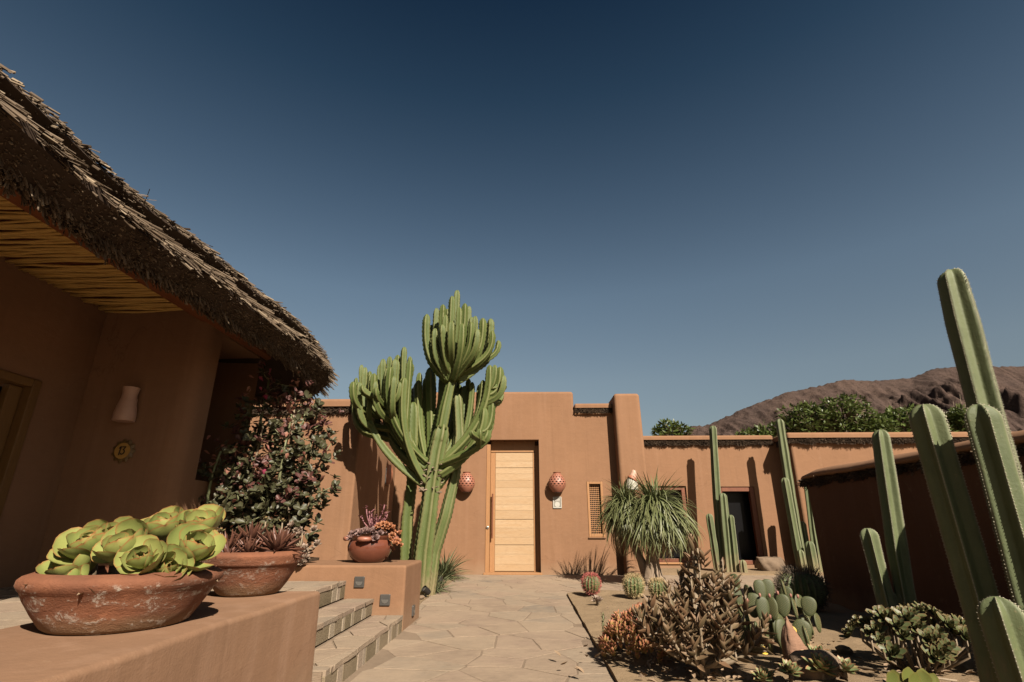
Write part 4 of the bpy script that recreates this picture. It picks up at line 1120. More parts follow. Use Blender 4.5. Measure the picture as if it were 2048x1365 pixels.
candel((-0.92, 7.5, 2.75), [(.5, (-1.0, 7.6, 2.8)), (.55, (-.85, 7.65, 2.6))], R=.08)
candel((-1.05, 7.6, 2.9), [(.5, (-1.15, 7.7, 2.8))], R=.08)
candel((-2.05, 7.45, 2.6), [(.6, (-2.2, 7.5, 2.5))], R=.07)
# woody scars round the node
g = G(); r = random.Random(2)
for i in range(60):
    a = r.uniform(0, 2*PI); z = r.uniform(1.22, 1.62); x = -1.245+(z-1.4)*.1
    p = Vector((x+.125*math.cos(a), 7.0+.125*math.sin(a), z)); tube(g, [p-Vector((math.cos(a), math.sin(a), 0))*.03, p+Vector((math.cos(a)*.03, math.sin(a)*.03, r.uniform(-.02, .03)))], [r.uniform(.008, .017), r.uniform(.003, .009)], 5)
obj('scar', g.mesh('scar', False), M['bark'], eu, kind='stuff')

# ------------------------------------------------------------------ columnar cacti
def column_clump(label, base, stems, nr=5, group=None, spines=False, depth=.52, per=8, step=.06, name='column_cactus'):
    t = thing(name, label, 'cactus', base, group)
    for (P, R) in stems:
        sd_[0] += 1
        sp = [] if spines else None
        s = obj('stem', ribbed('stem', P, R, nr=nr, depth=depth, per=per, step=step, sharp=.9, seed=sd_[0]*1.7, spines=sp, wobble=.085), M['column'], t)
        if spines: obj('spine_row', spine_mesh('spine_row', sp, .0024), M['spine'], s, kind='stuff')
    return t
column_clump('tall single columnar cactus with short side stems left of the glass door', (3.63, 10.62, 0),
    [([(3.62, 10.64, -.05), (3.68, 10.64, 1.2), (3.785, 10.64, 2.735)], .085), ([(3.51, 10.58, -.05), (3.49, 10.58, .5), (3.47, 10.58, 1.04)], .070), ([(3.67, 10.44, -.05), (3.70, 10.44, .7), (3.73, 10.44, 1.41)], .085), ([(3.79, 10.42, -.05), (3.81, 10.42, .5), (3.82, 10.42, 1.015)], .065), ([(3.88, 10.3, -.05), (3.88, 10.3, .24)], .06)])
column_clump('clump of columnar cacti with one very tall stem at the end of the dark wall', (5.1, 10.52, 0),
    [([(5.064, 10.55, -0.050), (5.064, 10.55, 1.215), (5.095, 10.55, 2.851)], .088), ([(4.981, 10.47, -0.050), (4.970, 10.47, 0.799), (4.960, 10.47, 1.695)], .080), ([(5.273, 10.44, -0.050), (5.304, 10.44, 0.799), (5.366, 10.44, 1.591)], .080), ([(4.960, 10.32, -0.050), (4.950, 10.32, 0.413)], .07), ([(5.137, 10.32, -0.050), (5.137, 10.32, 0.559)], .085), ([(5.210, 10.63, -0.050), (5.210, 10.63, 0.903)], .08)])
column_clump('leaning columnar cactus in front of the dark wall', (2.88, 4.46, 0), [([(2.855, 4.46, -.03), (2.892, 4.46, .61), (2.977, 4.46, 1.59)], .072)], spines=True)
column_clump('short columnar cactus with a small offset at its foot before the dark wall', (2.75, 4.5, 0), [([(2.75, 4.5, -.03), (2.73, 4.5, .4), (2.715, 4.5, .81)], .064), ([(2.86, 4.5, -.03), (2.83, 4.5, .345)], .045)], spines=True)
column_clump('largest columnar cactus with three thick stems at the right edge', (1.9, 2.3, 0),
    [([(1.80, 2.35, -.03), (1.80, 2.35, .6), (1.785, 2.35, 1.345)], .067), ([(1.83, 2.15, -.03), (1.835, 2.15, .6), (1.85, 2.15, 1.30)], .067), ([(2.09, 2.42, -.03), (2.10, 2.42, 1.0), (2.15, 2.42, 2.05)], .070)], spines=True, per=10, step=.035)
column_clump('low young columnar cactus in the bottom right corner', (1.6, 2.0, 0), [([(1.62, 2.0, -.03), (1.60, 2.0, .3), (1.585, 2.0, .605)], .066)], spines=True, per=10, step=.03)

# ------------------------------------------------------------------ terracotta bowls
def bowl(name, label, c, prof_out, thick, soil_z, mat, soil_r, group='terracotta bowls on the low wall', wob=.035, n=84):
    b = thing(name, label, 'bowl', c, group)
    inner = [(max(.0, r-thick), z+.012) for r, z in prof_out[::-1] if z > .02]
    g = G(); lathe(g, prof_out+[(prof_out[-1][0]-thick*.5, prof_out[-1][1]+.006)]+inner+[(0, .03)], n, wob=wob)
    obj('body', g.mesh('body', angle=70), M[mat], b, M3(c))
    V = [(0, 0, soil_z+.01)]; F = []; r = random.Random(4)
    for j in range(1, 9):
        for k in range(40):
            a = 2*PI*k/40; rr = soil_r*j/8; V.append((rr*math.cos(a), rr*math.sin(a), soil_z+.012*noise.noise((rr*math.cos(a)*22, rr*math.sin(a)*22, 1))+.012*(1-j/8)))
    F += [(0, 1+k, 1+(k+1) % 40) for k in range(40)]
    for j in range(7):
        for k in range(40): F.append((1+j*40+k, 1+(j+1)*40+k, 1+(j+1)*40+(k+1) % 40, 1+j*40+(k+1) % 40))
    g = G(); g.add(V, F); obj('soil', g.mesh('soil'), M['soil'], b, M3(c))
    return b
BW1 = Vector((-1.45, 2.03, .503))
bowl('terracotta_bowl', 'wide weathered terracotta bowl with white lime stains nearest the camera', BW1,
     [(.0, 0), (.205, 0), (.220, .010), (.247, .05), (.275, .095), (.290, .122), (.297, .128), (.307, .142), (.307, .158), (.298, .168)], .032, .128, 'terra', .262)
BW2 = Vector((-1.43, 2.90, .503))
bowl('terracotta_bowl', 'cleaner terracotta bowl with banded rim holding dark red aloes', BW2,
     [(.0, 0), (.135, 0), (.150, .01), (.18, .05), (.208, .10), (.222, .136), (.230, .140), (.238, .15), (.236, .175), (.240, .182), (.234, .192)], .026, .165, 'terra2', .215)

# large leaved rosettes in the first bowl
big_leaf = [leaf_mesh('leaf', 1, .43, ob, cup=.34, curl=.80, thick=.08, nu=9, nv=7), leaf_mesh('leaf', 1, .46, ob, cup=.40, curl=.95, thick=.085, nu=9, nv=7), leaf_mesh('leaf', 1, .52, ob, cup=.28, curl=.70, thick=.08, nu=9, nv=7)]
def rosette(name, label, cat, c, R, n, mat, leaves, axis=(0, 0, 1), open0=8, open1=80, group=None, s0=.45, s1=1.0, seed=0, stem=None, parent=None, limit=300, lift=.0, jit=6):
    r = random.Random(seed)
    t = parent or thing(name, label, cat, c, group)
    c = Vector(c); q = Vector((0, 0, 1)).rotation_difference(Vector(axis).normalized())
    mats = [[] for _ in leaves]
    for i in range(n):
        u = (i+.5)/n
        el = math.radians(90-(open0+(open1-open0)*u**.85)+r.uniform(-jit, jit)); az = i*2.39996+r.uniform(-.12, .12)
        d = Vector((math.cos(az)*math.cos(el), math.sin(az)*math.cos(el), math.sin(el)))
        L = R*(s0+(s1-s0)*min(1, u*1.25))*r.uniform(.9, 1.08)
        m = orient(d, Vector((0, 0, 1)) if el < 1.35 else Vector((-math.cos(az), -math.sin(az), .2)))
        # upper face looks to the axis
        base = q @ (Vector((math.cos(az), math.sin(az), 0))*R*.05*u+Vector((0, 0, lift*R*(1-u))))
        Mw = Matrix.Translation(c+base) @ q.to_matrix().to_4x4() @ m @ Matrix.Rotation(r.uniform(-.1, .1), 4, 'Y') @ Matrix.Scale(L, 4)
        mats[i % len(leaves)].append(Mw)
    for me, mm in zip(leaves, mats): scatter(t, 'leaf', 'small_leaves', me, M[mat], mm, limit)
    if stem:
        g = G(); tube(g, [Vector(stem), (Vector(stem)+c)/2, c], [.016, .014, .012], 8)
        obj('stem', g.mesh('stem'), M['stem_pale'], t)
    return t
gr = 'pale green cabbage-like succulents in the front bowl'
for i, (lab, c, R, n, ax, o0, o1) in enumerate((
    ('big closed pale green succulent head at the left of the front bowl', (-1.575, 2.00, .73), .125, 15, (-.15, -.85, 1), 3, 68),
    ('slim upright green succulent in the middle of the front bowl', (-1.515, 2.02, .735), .130, 9, (.10, -.75, 1), 4, 58),
    ('topmost green succulent rosette at the back of the front bowl', (-1.415, 2.14, .775), .135, 14, (-.05, -.60, 1), 5, 74),
    ('rounded green succulent head right of centre in the front bowl', (-1.405, 1.95, .725), .125, 14, (-.12, -.95, .9), 4, 72),
    ('right hand green succulent leaning over the rim of the front bowl', (-1.235, 2.02, .715), .125, 14, (.75, -.55, 1), 6, 78),
    ('small open succulent low between the larger heads of the front bowl', (-1.305, 1.89, .70), .100, 13, (.25, -1, .8), 6, 76),
    ('back right green succulent rosette standing high in the front bowl', (-1.285, 2.14, .785), .130, 14, (.25, -.50, 1), 5, 76),
    ('yellowish succulent head squeezed low at the right front of the front bowl', (-1.255, 1.93, .675), .095, 12, (.65, -.8, .6), 8, 78))):
    rosette('green_succulent', lab, 'succulent', c, R, int(n*1.45), 'cabbage', big_leaf, ax, o0, o1, gr, .50, 1.0, 40+i, (c[0]-.01, c[1]+.03, .62), jit=9)
rosette('low_succulent', 'sprawling lower leaves at the left rim of the front bowl', 'succulent', (-1.59, 1.96, .66), .12, 6, 'cabbage', big_leaf, (-.25, -.35, 1), 55, 84, None, .8, 1.0, 61)
rosette('low_succulent', 'single drooping green leaf cluster at the front rim of the near bowl', 'succulent', (-1.50, 1.86, .65), .065, 4, 'cabbage', big_leaf, (0, -.8, .7), 20, 70, None, .8, 1.0, 62)
g = G(); r = random.Random(6)
for i in range(46):
    a = r.uniform(0, 6.28); q = r.uniform(.05, .3); p = BW1+Vector((q*math.cos(a), q*math.sin(a), .128)); d = Vector((r.uniform(-1, 1), r.uniform(-1, 1), r.uniform(0, .6)))
    V, F, E = leaf(r.uniform(.03, .07), .016, lance, cup=.8, curl=r.uniform(-1, 1), nu=5, nv=3)
    m = Matrix.Translation(p) @ orient(d); g.add([m @ Vector(v) for v in V], F, E)
tag(obj('dry_leaves', g.mesh('dry_leaves'), M['dry']), 'curled dry leaves lying on the soil of the front bowl', 'litter', kind='stuff')

# dark red aloes in the second bowl
aloe_leaf = [leaf_mesh('leaf', 1, .115, lambda u: (1-u**1.6)*.95+.05, cup=.5, curl=.3, thick=.07, nu=6, nv=4), leaf_mesh('leaf', 1, .11, lambda u: (1-u**1.6)*.95+.05, cup=.5, curl=-.15, thick=.07, nu=6, nv=4)]
for i, (lab, c, R, n, ax) in enumerate((
    ('dark red aloe rosette at the left of the banded bowl', (-1.55, 2.86, .70), .135, 34, (-.3, -.3, 1)),
    ('taller purple brown aloe at the back of the banded bowl', (-1.50, 2.98, .745), .14, 34, (-.1, .0, 1)),
    ('orange brown aloe rosette in the middle of the banded bowl', (-1.41, 2.80, .69), .115, 30, (.05, -.5, 1)),
    ('dark spiky aloe at the right of the banded bowl', (-1.31, 2.88, .705), .15, 36, (.35, -.2, 1)),
    ('small aloe sprawling over the front rim of the banded bowl', (-1.48, 2.74, .68), .09, 22, (0, -.8, 1)),
    ('dark aloe rosette at the back right of the banded bowl', (-1.34, 3.0, .72), .13, 30, (.2, .2, 1)))):
    rosette('aloe', lab, 'aloe', c, R, n, 'aloe', aloe_leaf, ax, 6, 98, 'dark aloes in the banded bowl', .75, 1.0, 70+i)
# small green sprigs standing among the aloes
sp = thing('rosette_sprig', 'thin stalks with tiny green tufts behind the aloes', 'plant', (-1.5, 3.0, .66))
tiny = leaf_mesh('leaf', 1, .22, ob, cup=.3, curl=.4, nu=4, nv=3)
for (x, y, z) in ((-1.62, 2.84, .84), (-1.47, 3.05, .86), (-1.36, 3.02, .85), (-1.66, 2.95, .80)):
    g = G(); tube(g, [(x+.02, y, .66), (x+.005, y, .75), (x, y, z)], [.005, .004, .004], 6); obj('stalk', g.mesh('stalk'), M['stem_pale'], sp)
    rosette('x', '', '', (x, y, z), .03, 14, 'echev', [tiny], (0, 0, 1), 5, 95, None, .6, 1, int(abs(x)*100), parent=sp)

# ------------------------------------------------------------------ crown-of-thorns shrub in the planter
sh = thing('flowering_shrub', 'tall leafy shrub with dusky pink flower clusters beside the thatched house', 'shrub', (-2.5, 5.2, .53))
r = random.Random(15)
tips = [(-2.98, 5.05, 1.45), (-2.88, 5.2, 2.05), (-2.72, 5.25, 2.28), (-2.45, 5.3, 2.22), (-2.3, 5.3, 2.02), (-2.12, 5.3, 1.82), (-2.02, 5.25, 1.55), (-2.15, 5.1, 1.35), (-2.35, 5.05, 1.62), (-2.6, 5.05, 1.75), (-2.75, 5.0, 1.45), (-2.5, 5.0, 1.3), (-2.25, 5.0, 1.08), (-2.6, 5.35, 2.0), (-2.85, 5.3, 1.75), (-2.05, 5.1, 1.15), (-2.7, 4.98, 1.1), (-2.4, 5.2, 1.9), (-2.95, 5.2, 1.2), (-2.2, 5.35, 1.9), (-2.55, 5.15, 1.5)]
lm, lp, fl, fm = [], [], [], []; sg = G()
bases = [(-2.86, 5.1, .52), (-2.66, 5.15, .52), (-2.42, 5.15, .52), (-2.25, 5.18, .52)]
for i, tp in enumerate(tips):
    tp = Vector(tp); b = Vector(min(bases, key=lambda q: abs(q[0]-tp.x)+r.random()*.15))
    mid = (b+tp)/2+Vector((r.uniform(-.12, .12), r.uniform(-.06, .06), 0))
    P = bez(b, b.lerp(mid, .7), mid.lerp(tp, .4), tp, 16)
    g = G(); tube(g, P, [.020-.011*k/15 for k in range(16)], 7, jit=.12)
    obj('stem', g.mesh('stem'), M['green_stem' if i % 3 else 'stem_pale'], sh)
    for k in range(3, 16):
        for q in range(2 if k < 6 else 3):          # whorls of leaves on short twigs
            off = Vector((r.gauss(0, .10), r.gauss(-.02, .08), r.gauss(.02, .07))); wc = P[k]+off
            if k % 3 == q: tube(sg, [P[k], P[k]+off*.5+Vector((0, 0, -.01)), wc], [.006, .005, .004], 5)
            ax = Vector((off.x*3+r.uniform(-.4, .4), off.y*3-.45, .8)).normalized(); qq = Vector((0, 0, 1)).rotation_difference(ax)
            pur = k > 12 and r.random() < .45; s0 = r.uniform(.045, .085)
            for w_ in range(r.randint(5, 8)):
                az = w_*2.4+r.uniform(-.3, .3); el = r.uniform(-.3, 1.0)
                d = qq @ Vector((math.cos(az)*math.cos(el), math.sin(az)*math.cos(el), math.sin(el)))
                (lp if pur else lm).append(Matrix.Translation(wc+ax*r.uniform(-.025, .015)) @ orient(d, ax, r.uniform(-.3, .3)) @ Matrix.Scale(s0*r.uniform(.75, 1.15), 4))
    if i % 5 != 4:
        for q in range(12):
            p = tp+Vector((r.gauss(0, .05), r.gauss(0, .04)-.03, r.gauss(.02, .06)-(.22 if q % 3 == 0 else 0)))
            m = Matrix.Translation(p) @ orient(Vector((r.uniform(-1, 1), r.uniform(-1, .3), r.uniform(-.2, 1)))) @ Matrix.Scale(r.uniform(.035, .065), 4)
            (fm if (i % 9 == 2 and q % 2) else fl).append(m)
sleaf = leaf_mesh('leaf', 1, .33, ob, cup=.35, curl=.35, nu=6, nv=5)
pet = leaf_mesh('petal', 1, .42, ob, cup=.5, curl=.5, nu=5, nv=3)
obj('twigs', sg.mesh('twigs'), M['green_stem'], sh)
scatter(sh, 'leaf', 'foliage', sleaf, M['shrub'], lm, 300)
scatter(sh, 'purple_leaf', 'purple_foliage', sleaf, M['shrub_purple'], lp, 120)
scatter(sh, 'petal', 'flowers', pet, M['petal'], fl, 120)
scatter(sh, 'magenta_petal', 'magenta_flowers', pet, M['magenta'], fm, 60)
# bare curved green shoot on the shrub's left side
g = G(); tube(g, bez((-2.90, 5.0, .60), (-3.0, 4.98, .85), (-3.0, 4.97, 1.25), (-2.93, 4.97, 1.50), 14), [.017-.006*k/13 for k in range(14)], 8); obj('bare_shoot', g.mesh('bare_shoot'), M['green_stem'], sh)

# ------------------------------------------------------------------ pale rosettes and glazed pot on the planter block
sm = leaf_mesh('leaf', 1, .34, pointed, cup=.35, curl=.35, thick=.08, nu=5, nv=3)
ps = thing('pale_succulent', 'mound of whitish pink rosettes spilling over the planter edge behind the bowls', 'succulent', (-2.0, 5.0, .51))
r = random.Random(9); mm = []
def ros_mats(c, R, n, ax, r, o0=5, o1=88):
    out = []; q = Vector((0, 0, 1)).rotation_difference(Vector(ax).normalized()).to_matrix().to_4x4()
    for i in range(n):
        u = (i+.5)/n; el = math.radians(90-(o0+(o1-o0)*u)); az = i*2.39996
        d = Vector((math.cos(az)*math.cos(el), math.sin(az)*math.cos(el), math.sin(el)))
        out.append(Matrix.Translation(c) @ q @ orient(d, Vector((0, 0, 1)) if el < 1.3 else Vector((-math.cos(az), -math.sin(az), .2))) @ Matrix.Scale(R*(.6+.4*u)*r.uniform(.9, 1.1), 4))
    return out
for i in range(34):
    a = r.uniform(-1, 1); c = Vector((-2.03+.13*r.uniform(-1, 1), 4.97+r.uniform(-.12, .1), .56+r.uniform(0, .26)))
    if i > 24: c = Vector((-1.96+.06*r.uniform(-1, 1), 4.82+r.uniform(-.03, .02), .52+r.uniform(-.04, .1)))
    mm += ros_mats(c, r.uniform(.042, .062), 16, (r.uniform(-.6, .6), -.7, 1), r)
scatter(ps, 'leaf', 'small_leaves', sm, M['whitepink'], mm, 300)
g = G()
for i in range(12): tube(g, bez((-2.05+r.uniform(-.05, .05), 5.0, .52), (-2.05, 4.95, .62), (-2.0, 4.9, .65), (-2.03+r.uniform(-.12, .12), 4.9+r.uniform(-.05, .1), r.uniform(.55, .78)), 6), .007, 5)
obj('stems', g.mesh('stems'), M['stem_pale'], ps)
GP = Vector((-1.475, 5.2, .508))
gp = thing('glazed_pot', 'round glossy brown pot with lug handles on the planter block', 'pot', GP)
prof = [(0, 0), (.12, 0), (.135, .008), (.175, .05), (.20, .10), (.205, .14), (.195, .175), (.178, .195), (.182, .205), (.205, .222), (.208, .232), (.198, .234), (.165, .20), (.16, .15), (0, .14)]
g = G(); lathe(g, prof, 56, wob=.015); obj('body', g.mesh('body', angle=60), M['glaze'], gp, M3(GP))
for a in (-PI/2, PI, 0):
    g = G(); V = []; F = []
    tube(g, [Vector((.21*math.cos(a+q*.30), .21*math.sin(a+q*.30), .205))+Vector((math.cos(a), math.sin(a), 0))*(.035*(1-q*q)) for q in (-1, -.6, 0, .6, 1)], [.016, .020, .022, .020, .016], 8)
    obj('handle', g.mesh('handle'), M['clay'], gp, M3(GP))
g = G(); lathe(g, [(0, .20), (.165, .198)], 24); obj('soil', g.mesh('soil'), M['soil'], gp, M3(GP))
lr = thing('lilac_succulent', 'lilac grey rosettes crowding the mouth of the glossy pot', 'succulent', GP+Vector((0, 0, .2))); mm = []
for i in range(26):
    a = r.uniform(PI*.95, PI*2.15); q = r.uniform(.05, .215); mm += ros_mats(GP+Vector((q*math.cos(a), q*math.sin(a), .235+.05*(1-q/.22)-(.03 if q > .19 else 0))), r.uniform(.042, .06), 18, (math.cos(a)*q*4, math.sin(a)*q*4-.3, 1), r)
for i in range(10):
    a = r.uniform(0, PI); q = r.uniform(.05, .18); mm += ros_mats(GP+Vector((q*math.cos(a), q*math.sin(a), .26)), .05, 16, (0, -.3, 1), r)
scatter(lr, 'leaf', 'small_leaves', sm, M['lilac'], mm, 300)
pk = thing('pink_sprigs', 'dusky pink branching sprigs rising from the glossy pot', 'succulent', GP+Vector((-.03, .03, .2)))
lm = []
for i in range(11):
    tp = GP+Vector((-.11+.25*(i/10)+r.uniform(-.02, .02), .03+r.uniform(-.05, .05), .36+.10*r.random()+(.06 if i in (1, 2, 8, 9) else 0)))
    P = bez(GP+Vector((0, .02, .22)), GP+Vector((0, .02, .30)), tp-Vector((0, 0, .08)), tp, 8); g = G(); tube(g, P, .006, 5); obj('stem', g.mesh('stem'), M['pinksprig'], pk)
    for k in range(3, 8):
        for q in range(3):
            lm.append(Matrix.Translation(P[k]+Vector((r.gauss(0, .012), r.gauss(0, .012), r.gauss(0, .008)))) @ orient(Vector((r.uniform(-1, 1), r.uniform(-1, 1), r.uniform(0, 1)))) @ Matrix.Scale(r.uniform(.024, .036), 4))
scatter(pk, 'leaf', 'small_leaves', leaf_mesh('leaf', 1, .20, finger, cup=.4, thick=.15, nu=4, nv=3), M['pinksprig'], lm, 250)
so = thing('orange_sedum', 'orange sedum hanging over the right side of the glossy pot', 'succulent', GP+Vector((.2, 0, .2))); mm = []
for i in range(44):
    u = r.random(); x = .08+.20*u; z = .30-.02*u if u < .4 else .30-.42*(u-.4)*r.uniform(.5, 1.1)
    c = GP+Vector((x+r.gauss(0, .018), -.05+r.gauss(0, .06)+.04*u, max(.03, z+r.gauss(0, .02))))
    if (c-GP).xy.length < .19 and c.z-GP.z < .22: c.x += .09
    mm += ros_mats(c, r.uniform(.030, .045), 12, (r.uniform(-.2, 1), -.6, .8), r)
scatter(so, 'leaf', 'small_leaves', sm, M['sedum'], mm, 300)

# ------------------------------------------------------------------ copper leaved bush
kb = thing('copper_bush', 'big shrubby succulent with copper brown paired leaves at the front of the bed', 'shrub', (1.0, 3.45, .03))
r = random.Random(33)
kleaf = leaf_mesh('leaf', 1, .21, lance, cup=.5, curl=.35, thick=.05, nu=6, nv=4)
KB = Vector((.98, 3.40, .03)); km = []
ktips = [(1.08, 3.5, .78), (1.10, 3.45, .70), (1.05, 3.55, .66), (1.31, 3.55, .63), (.87, 3.5, .50), (.73, 3.45, .42), (.63, 3.42, .36), (1.17, 3.4, .54), (1.40, 3.45, .44), (1.49, 3.40, .33), (.92, 3.32, .42), (1.0, 3.28, .33), (1.2, 3.25, .36), (.80, 3.3, .30), (1.36, 3.3, .26), (1.0, 3.6, .56), (1.2, 3.6, .52), (.88, 3.65, .42), (1.12, 3.25, .24), (.92, 3.22, .22), (1.50, 3.5, .24), (1.28, 3.42, .50), (1.13, 3.6, .62), (1.02, 3.42, .52), (.70, 3.55, .36), (1.38, 3.6, .5)]
for i, tp in enumerate(ktips):
    tp = Vector((.97+(tp[0]-1.02)*.84, tp[1], tp[2])); d = tp-KB; h = Vector((d.x, d.y, 0))
    P = bez(KB+h*.05+Vector((0, 0, .06)), KB+h*.45+Vector((0, 0, d.z*.25)), KB+h*.95+Vector((0, 0, d.z*.55)), tp, 20)
    g = G(); tube(g, P, [.016-.011*k/19 for k in range(20)], 6, jit=.1); obj('stem', g.mesh('stem'), M['stem_pale'], kb)
    nl = max(6, int(d.length/.047))
    for q in range(nl):
        u = 1-q/nl*(.74 if i < 4 else .56); k = min(18, int(u*19)); p = P[k]; t = (P[k+1]-P[k]).normalized()
        ax = t.orthogonal().normalized(); ax = Quaternion(t, (q % 2)*PI/2+r.uniform(-.4, .4)) @ ax
        for sg_ in (1, -1):
            if r.random() < .10: continue
            lift = r.uniform(.05, 1.0)+(1-u < .1)*.9
            dd = ax*sg_+t*lift
            km.append(Matrix.Translation(p) @ orient(dd, t, r.uniform(-.25, .25)) @ Matrix.Scale(r.uniform(.065, .105)*(1 if 1-u > .06 else .7), 4))
    for q in range(2):           # side shoots
        k = r.randint(8, 15); p = P[k]; az = r.uniform(0, 6.28); e2 = p+Vector((math.cos(az)*.07, math.sin(az)*.07, .07))
        g = G(); tube(g, [p, (p+e2)/2+Vector((0, 0, -.01)), e2], [.008, .006, .005], 5); obj('stem', g.mesh('stem'), M['stem_pale'], kb)
        for w_ in range(7):
            a2 = w_*PI/2+w_//2*.8; dd = Vector((math.cos(a2), math.sin(a2), .6+.2*(w_ % 3)))
            km.append(Matrix.Translation(e2-Vector((0, 0, .01*w_))) @ orient(dd) @ Matrix.Scale(r.uniform(.05, .08), 4))
g = G(); tube(g, [KB-Vector((0, 0, .03)), KB+Vector((.01, 0, .09)), KB+Vector((.0, .03, .28)), KB+Vector((.02, .06, .42))], [.03, .026, .02, .014], 9, jit=.12); obj('trunk', g.mesh('trunk'), M['stem_pale'], kb)
scatter(kb, 'leaf', 'foliage', kleaf, M['kal'], km, 300)

# ------------------------------------------------------------------ fiery mound
fb = thing('fiery_succulent', 'low mound of red tipped orange and lime finger succulents beside the path', 'succulent', (.72, 3.98, .03))
fleaf = leaf_mesh('leaf', 1, .20, finger, cup=.5, curl=.25, thick=.2, nu=5, nv=3, tip=True); mm = []
for i in range(300):
    a = r.uniform(0, 6.28); q = math.sqrt(r.random()); x = .73+.25*q*math.cos(a); y = 3.92+.24*q*math.sin(a); z = .05+.25*(1-q*q)**.6*r.uniform(.6, 1.05)
    ax = Vector((math.cos(a)*q, math.sin(a)*q-.15, .9)).normalized()
    for k in range(7):
        el = k*2.4; s_ = .35+.5*r.random(); d = ax+Vector((math.cos(el), math.sin(el), 0))*s_
        mm.append(Matrix.Translation((x, y, z-.006*k)) @ orient(d) @ Matrix.Scale(r.uniform(.028, .045), 4))
scatter(fb, 'leaf', 'foliage', fleaf, M['fire'], mm, 300)
sg2 = thing('green_sprig', 'thin upright green sprig at the edge of the fiery mound', 'plant', (.56, 4.4, .03))
g = G(); tube(g, [(.56, 4.40, .02), (.555, 4.4, .10), (.565, 4.4, .20)], .004, 5); obj('stem', g.mesh('stem'), M['green_stem'], sg2)
mm = [Matrix.Translation((.56, 4.4, .06+.0055*i)) @ orient(Vector((math.cos(i*2.4), math.sin(i*2.4), .7))) @ Matrix.Scale(.026, 4) for i in range(26)]
scatter(sg2, 'leaf', 'small_leaves', tiny, M['grass'], mm)

# ------------------------------------------------------------------ prickly pear
pp = thing('prickly_pear', 'prickly pear with round green pads behind the pointed stone', 'cactus', (1.75, 4.15, .03))
def pad_mesh():
    g = G(); nu, nv = 14, 18; V = []; E = []
    for i in range(nu+1):
        th = PI*i/nu; u = .5-.5*math.cos(th)
        wd = .5*math.sin(th)**.85*(.72+.42*u)
        for k in range(nv):
            a = 2*PI*k/nv; V.append((wd*math.cos(a), u, .085*math.sin(th)**.6*math.sin(a))); E.append(abs(math.cos(a))**4 if 0 < i < nu else 1)
    F = [(i*nv+k, i*nv+(k+1) % nv, (i+1)*nv+(k+1) % nv, (i+1)*nv+k) for i in range(nu) for k in range(nv)]
    g.add(V, F, E); return g.mesh('pad')
padm = pad_mesh()
g = G()
for i in range(1, 9):
    for k in range(-4, 5):
        u = .08+.84*i/9+(k % 2)*.045; x = k*.085
        th = math.acos(max(-1, min(1, 1-2*u))); wd = .5*math.sin(th)**.85*(.72+.42*u)
        if abs(x) > wd*.92: continue
        z = .085*math.sin(th)**.6*math.sqrt(max(0, 1-(x/wd)**2))
        for s_ in (1, -1):
            c = (x, u, s_*z); e = .012
            g.add([(x-e, u, s_*z), (x, u-e, s_*z), (x+e, u, s_*z), (x, u+e, s_*z), (x, u, s_*(z+.02))], [(0, 1, 4), (1, 2, 4), (2, 3, 4), (3, 0, 4)])
areo = g.mesh('areoles', False)
pads = [(1.50, 4.20, .04, .22, .7, .1, -.1), (1.58, 4.12, .22, .16, .75, .1, -.05), (1.46, 4.25, .24, .16, .75, -.2, -.15), (1.75, 4.22, .33, .13, .8, .1, .0), (1.90, 4.30, .33, .12, .85, .2, .1), (1.68, 4.18, .32, .14, .7, -.3, -.1), (1.55, 4.3, .36, .13, .75, .3, -.1), (1.42, 4.1, .18, .15, .7, .2, -.3), (2.0, 4.2, .22, .13, .9, .1, .2), # base x, y, z, height, width factor, yaw of the face, lean x
 (1.62, 4.00, .03, .20, .72, .2, -.1), (1.74, 4.10, .03, .22, .7, -.2, .1), (1.86, 4.15, .03, .19, .75, .5, .25), (1.70, 4.25, .03, .22, .7, -.5, -.05), (1.80, 4.32, .03, .2, .7, .1, .1), (1.98, 4.30, .03, .17, .8, .3, .3), (1.60, 4.25, .05, .2, .65, 1.0, -.15),
 (1.48, 4.05, .17, .17, .62, .4, -.25), (1.60, 4.02, .20, .17, .62, -.6, .0), (1.70, 4.08, .21, .15, .72, .2, -.1), (1.80, 4.15, .22, .15, .74, .1, .05), (1.92, 4.22, .20, .14, .82, -.1, .2), (2.05, 4.33, .17, .135, .95, .0, .15), (2.10, 4.30, .10, .13, .95, .2, .35), (1.55, 4.22, .23, .15, .7, .7, -.2), (1.66, 4.28, .25, .16, .5, 1.2, .0),
 (1.83, 4.36, .26, .15, .8, .0, .05), (1.72, 4.34, .29, .13, .7, .6, -.1), (1.93, 4.38, .28, .12, .85, -.3, .2), (1.62, 4.30, .30, .12, .6, 1.0, -.1), (1.98, 4.15, .11, .13, .65, .5, .3), (1.66, 3.90, .06, .19, .6, .8, .0), (1.54, 3.95, .05, .18, .5, 1.2, -.1), (1.88, 4.02, .04, .15, .8, .1, .2), (1.76, 3.96, .03, .16, .85, -.2, .05), (2.04, 4.42, .20, .14, .8, .3, .2), (1.50, 4.12, .30, .12, .7, .2, -.2)]
rp = random.Random(19)
for (x, y, z, h_, wf, yw, ln) in pads:
    yw += rp.choice((-1, 1))*rp.uniform(.1, 1.15); ln += rp.uniform(-.12, .12)
    m = Matrix.Translation((x, y, z)) @ Matrix.Rotation(yw, 4, 'Z') @ Matrix.Rotation(ln, 4, 'Y') @ Matrix.Rotation(PI/2-.12, 4, 'X') @ Matrix.Diagonal((h_*wf*.92, h_, h_, 1))
    pd = obj('pad', padm, M['pad'], pp, m)
    obj('spines', areo, M['thorn_tan'], pd, m, kind='stuff')
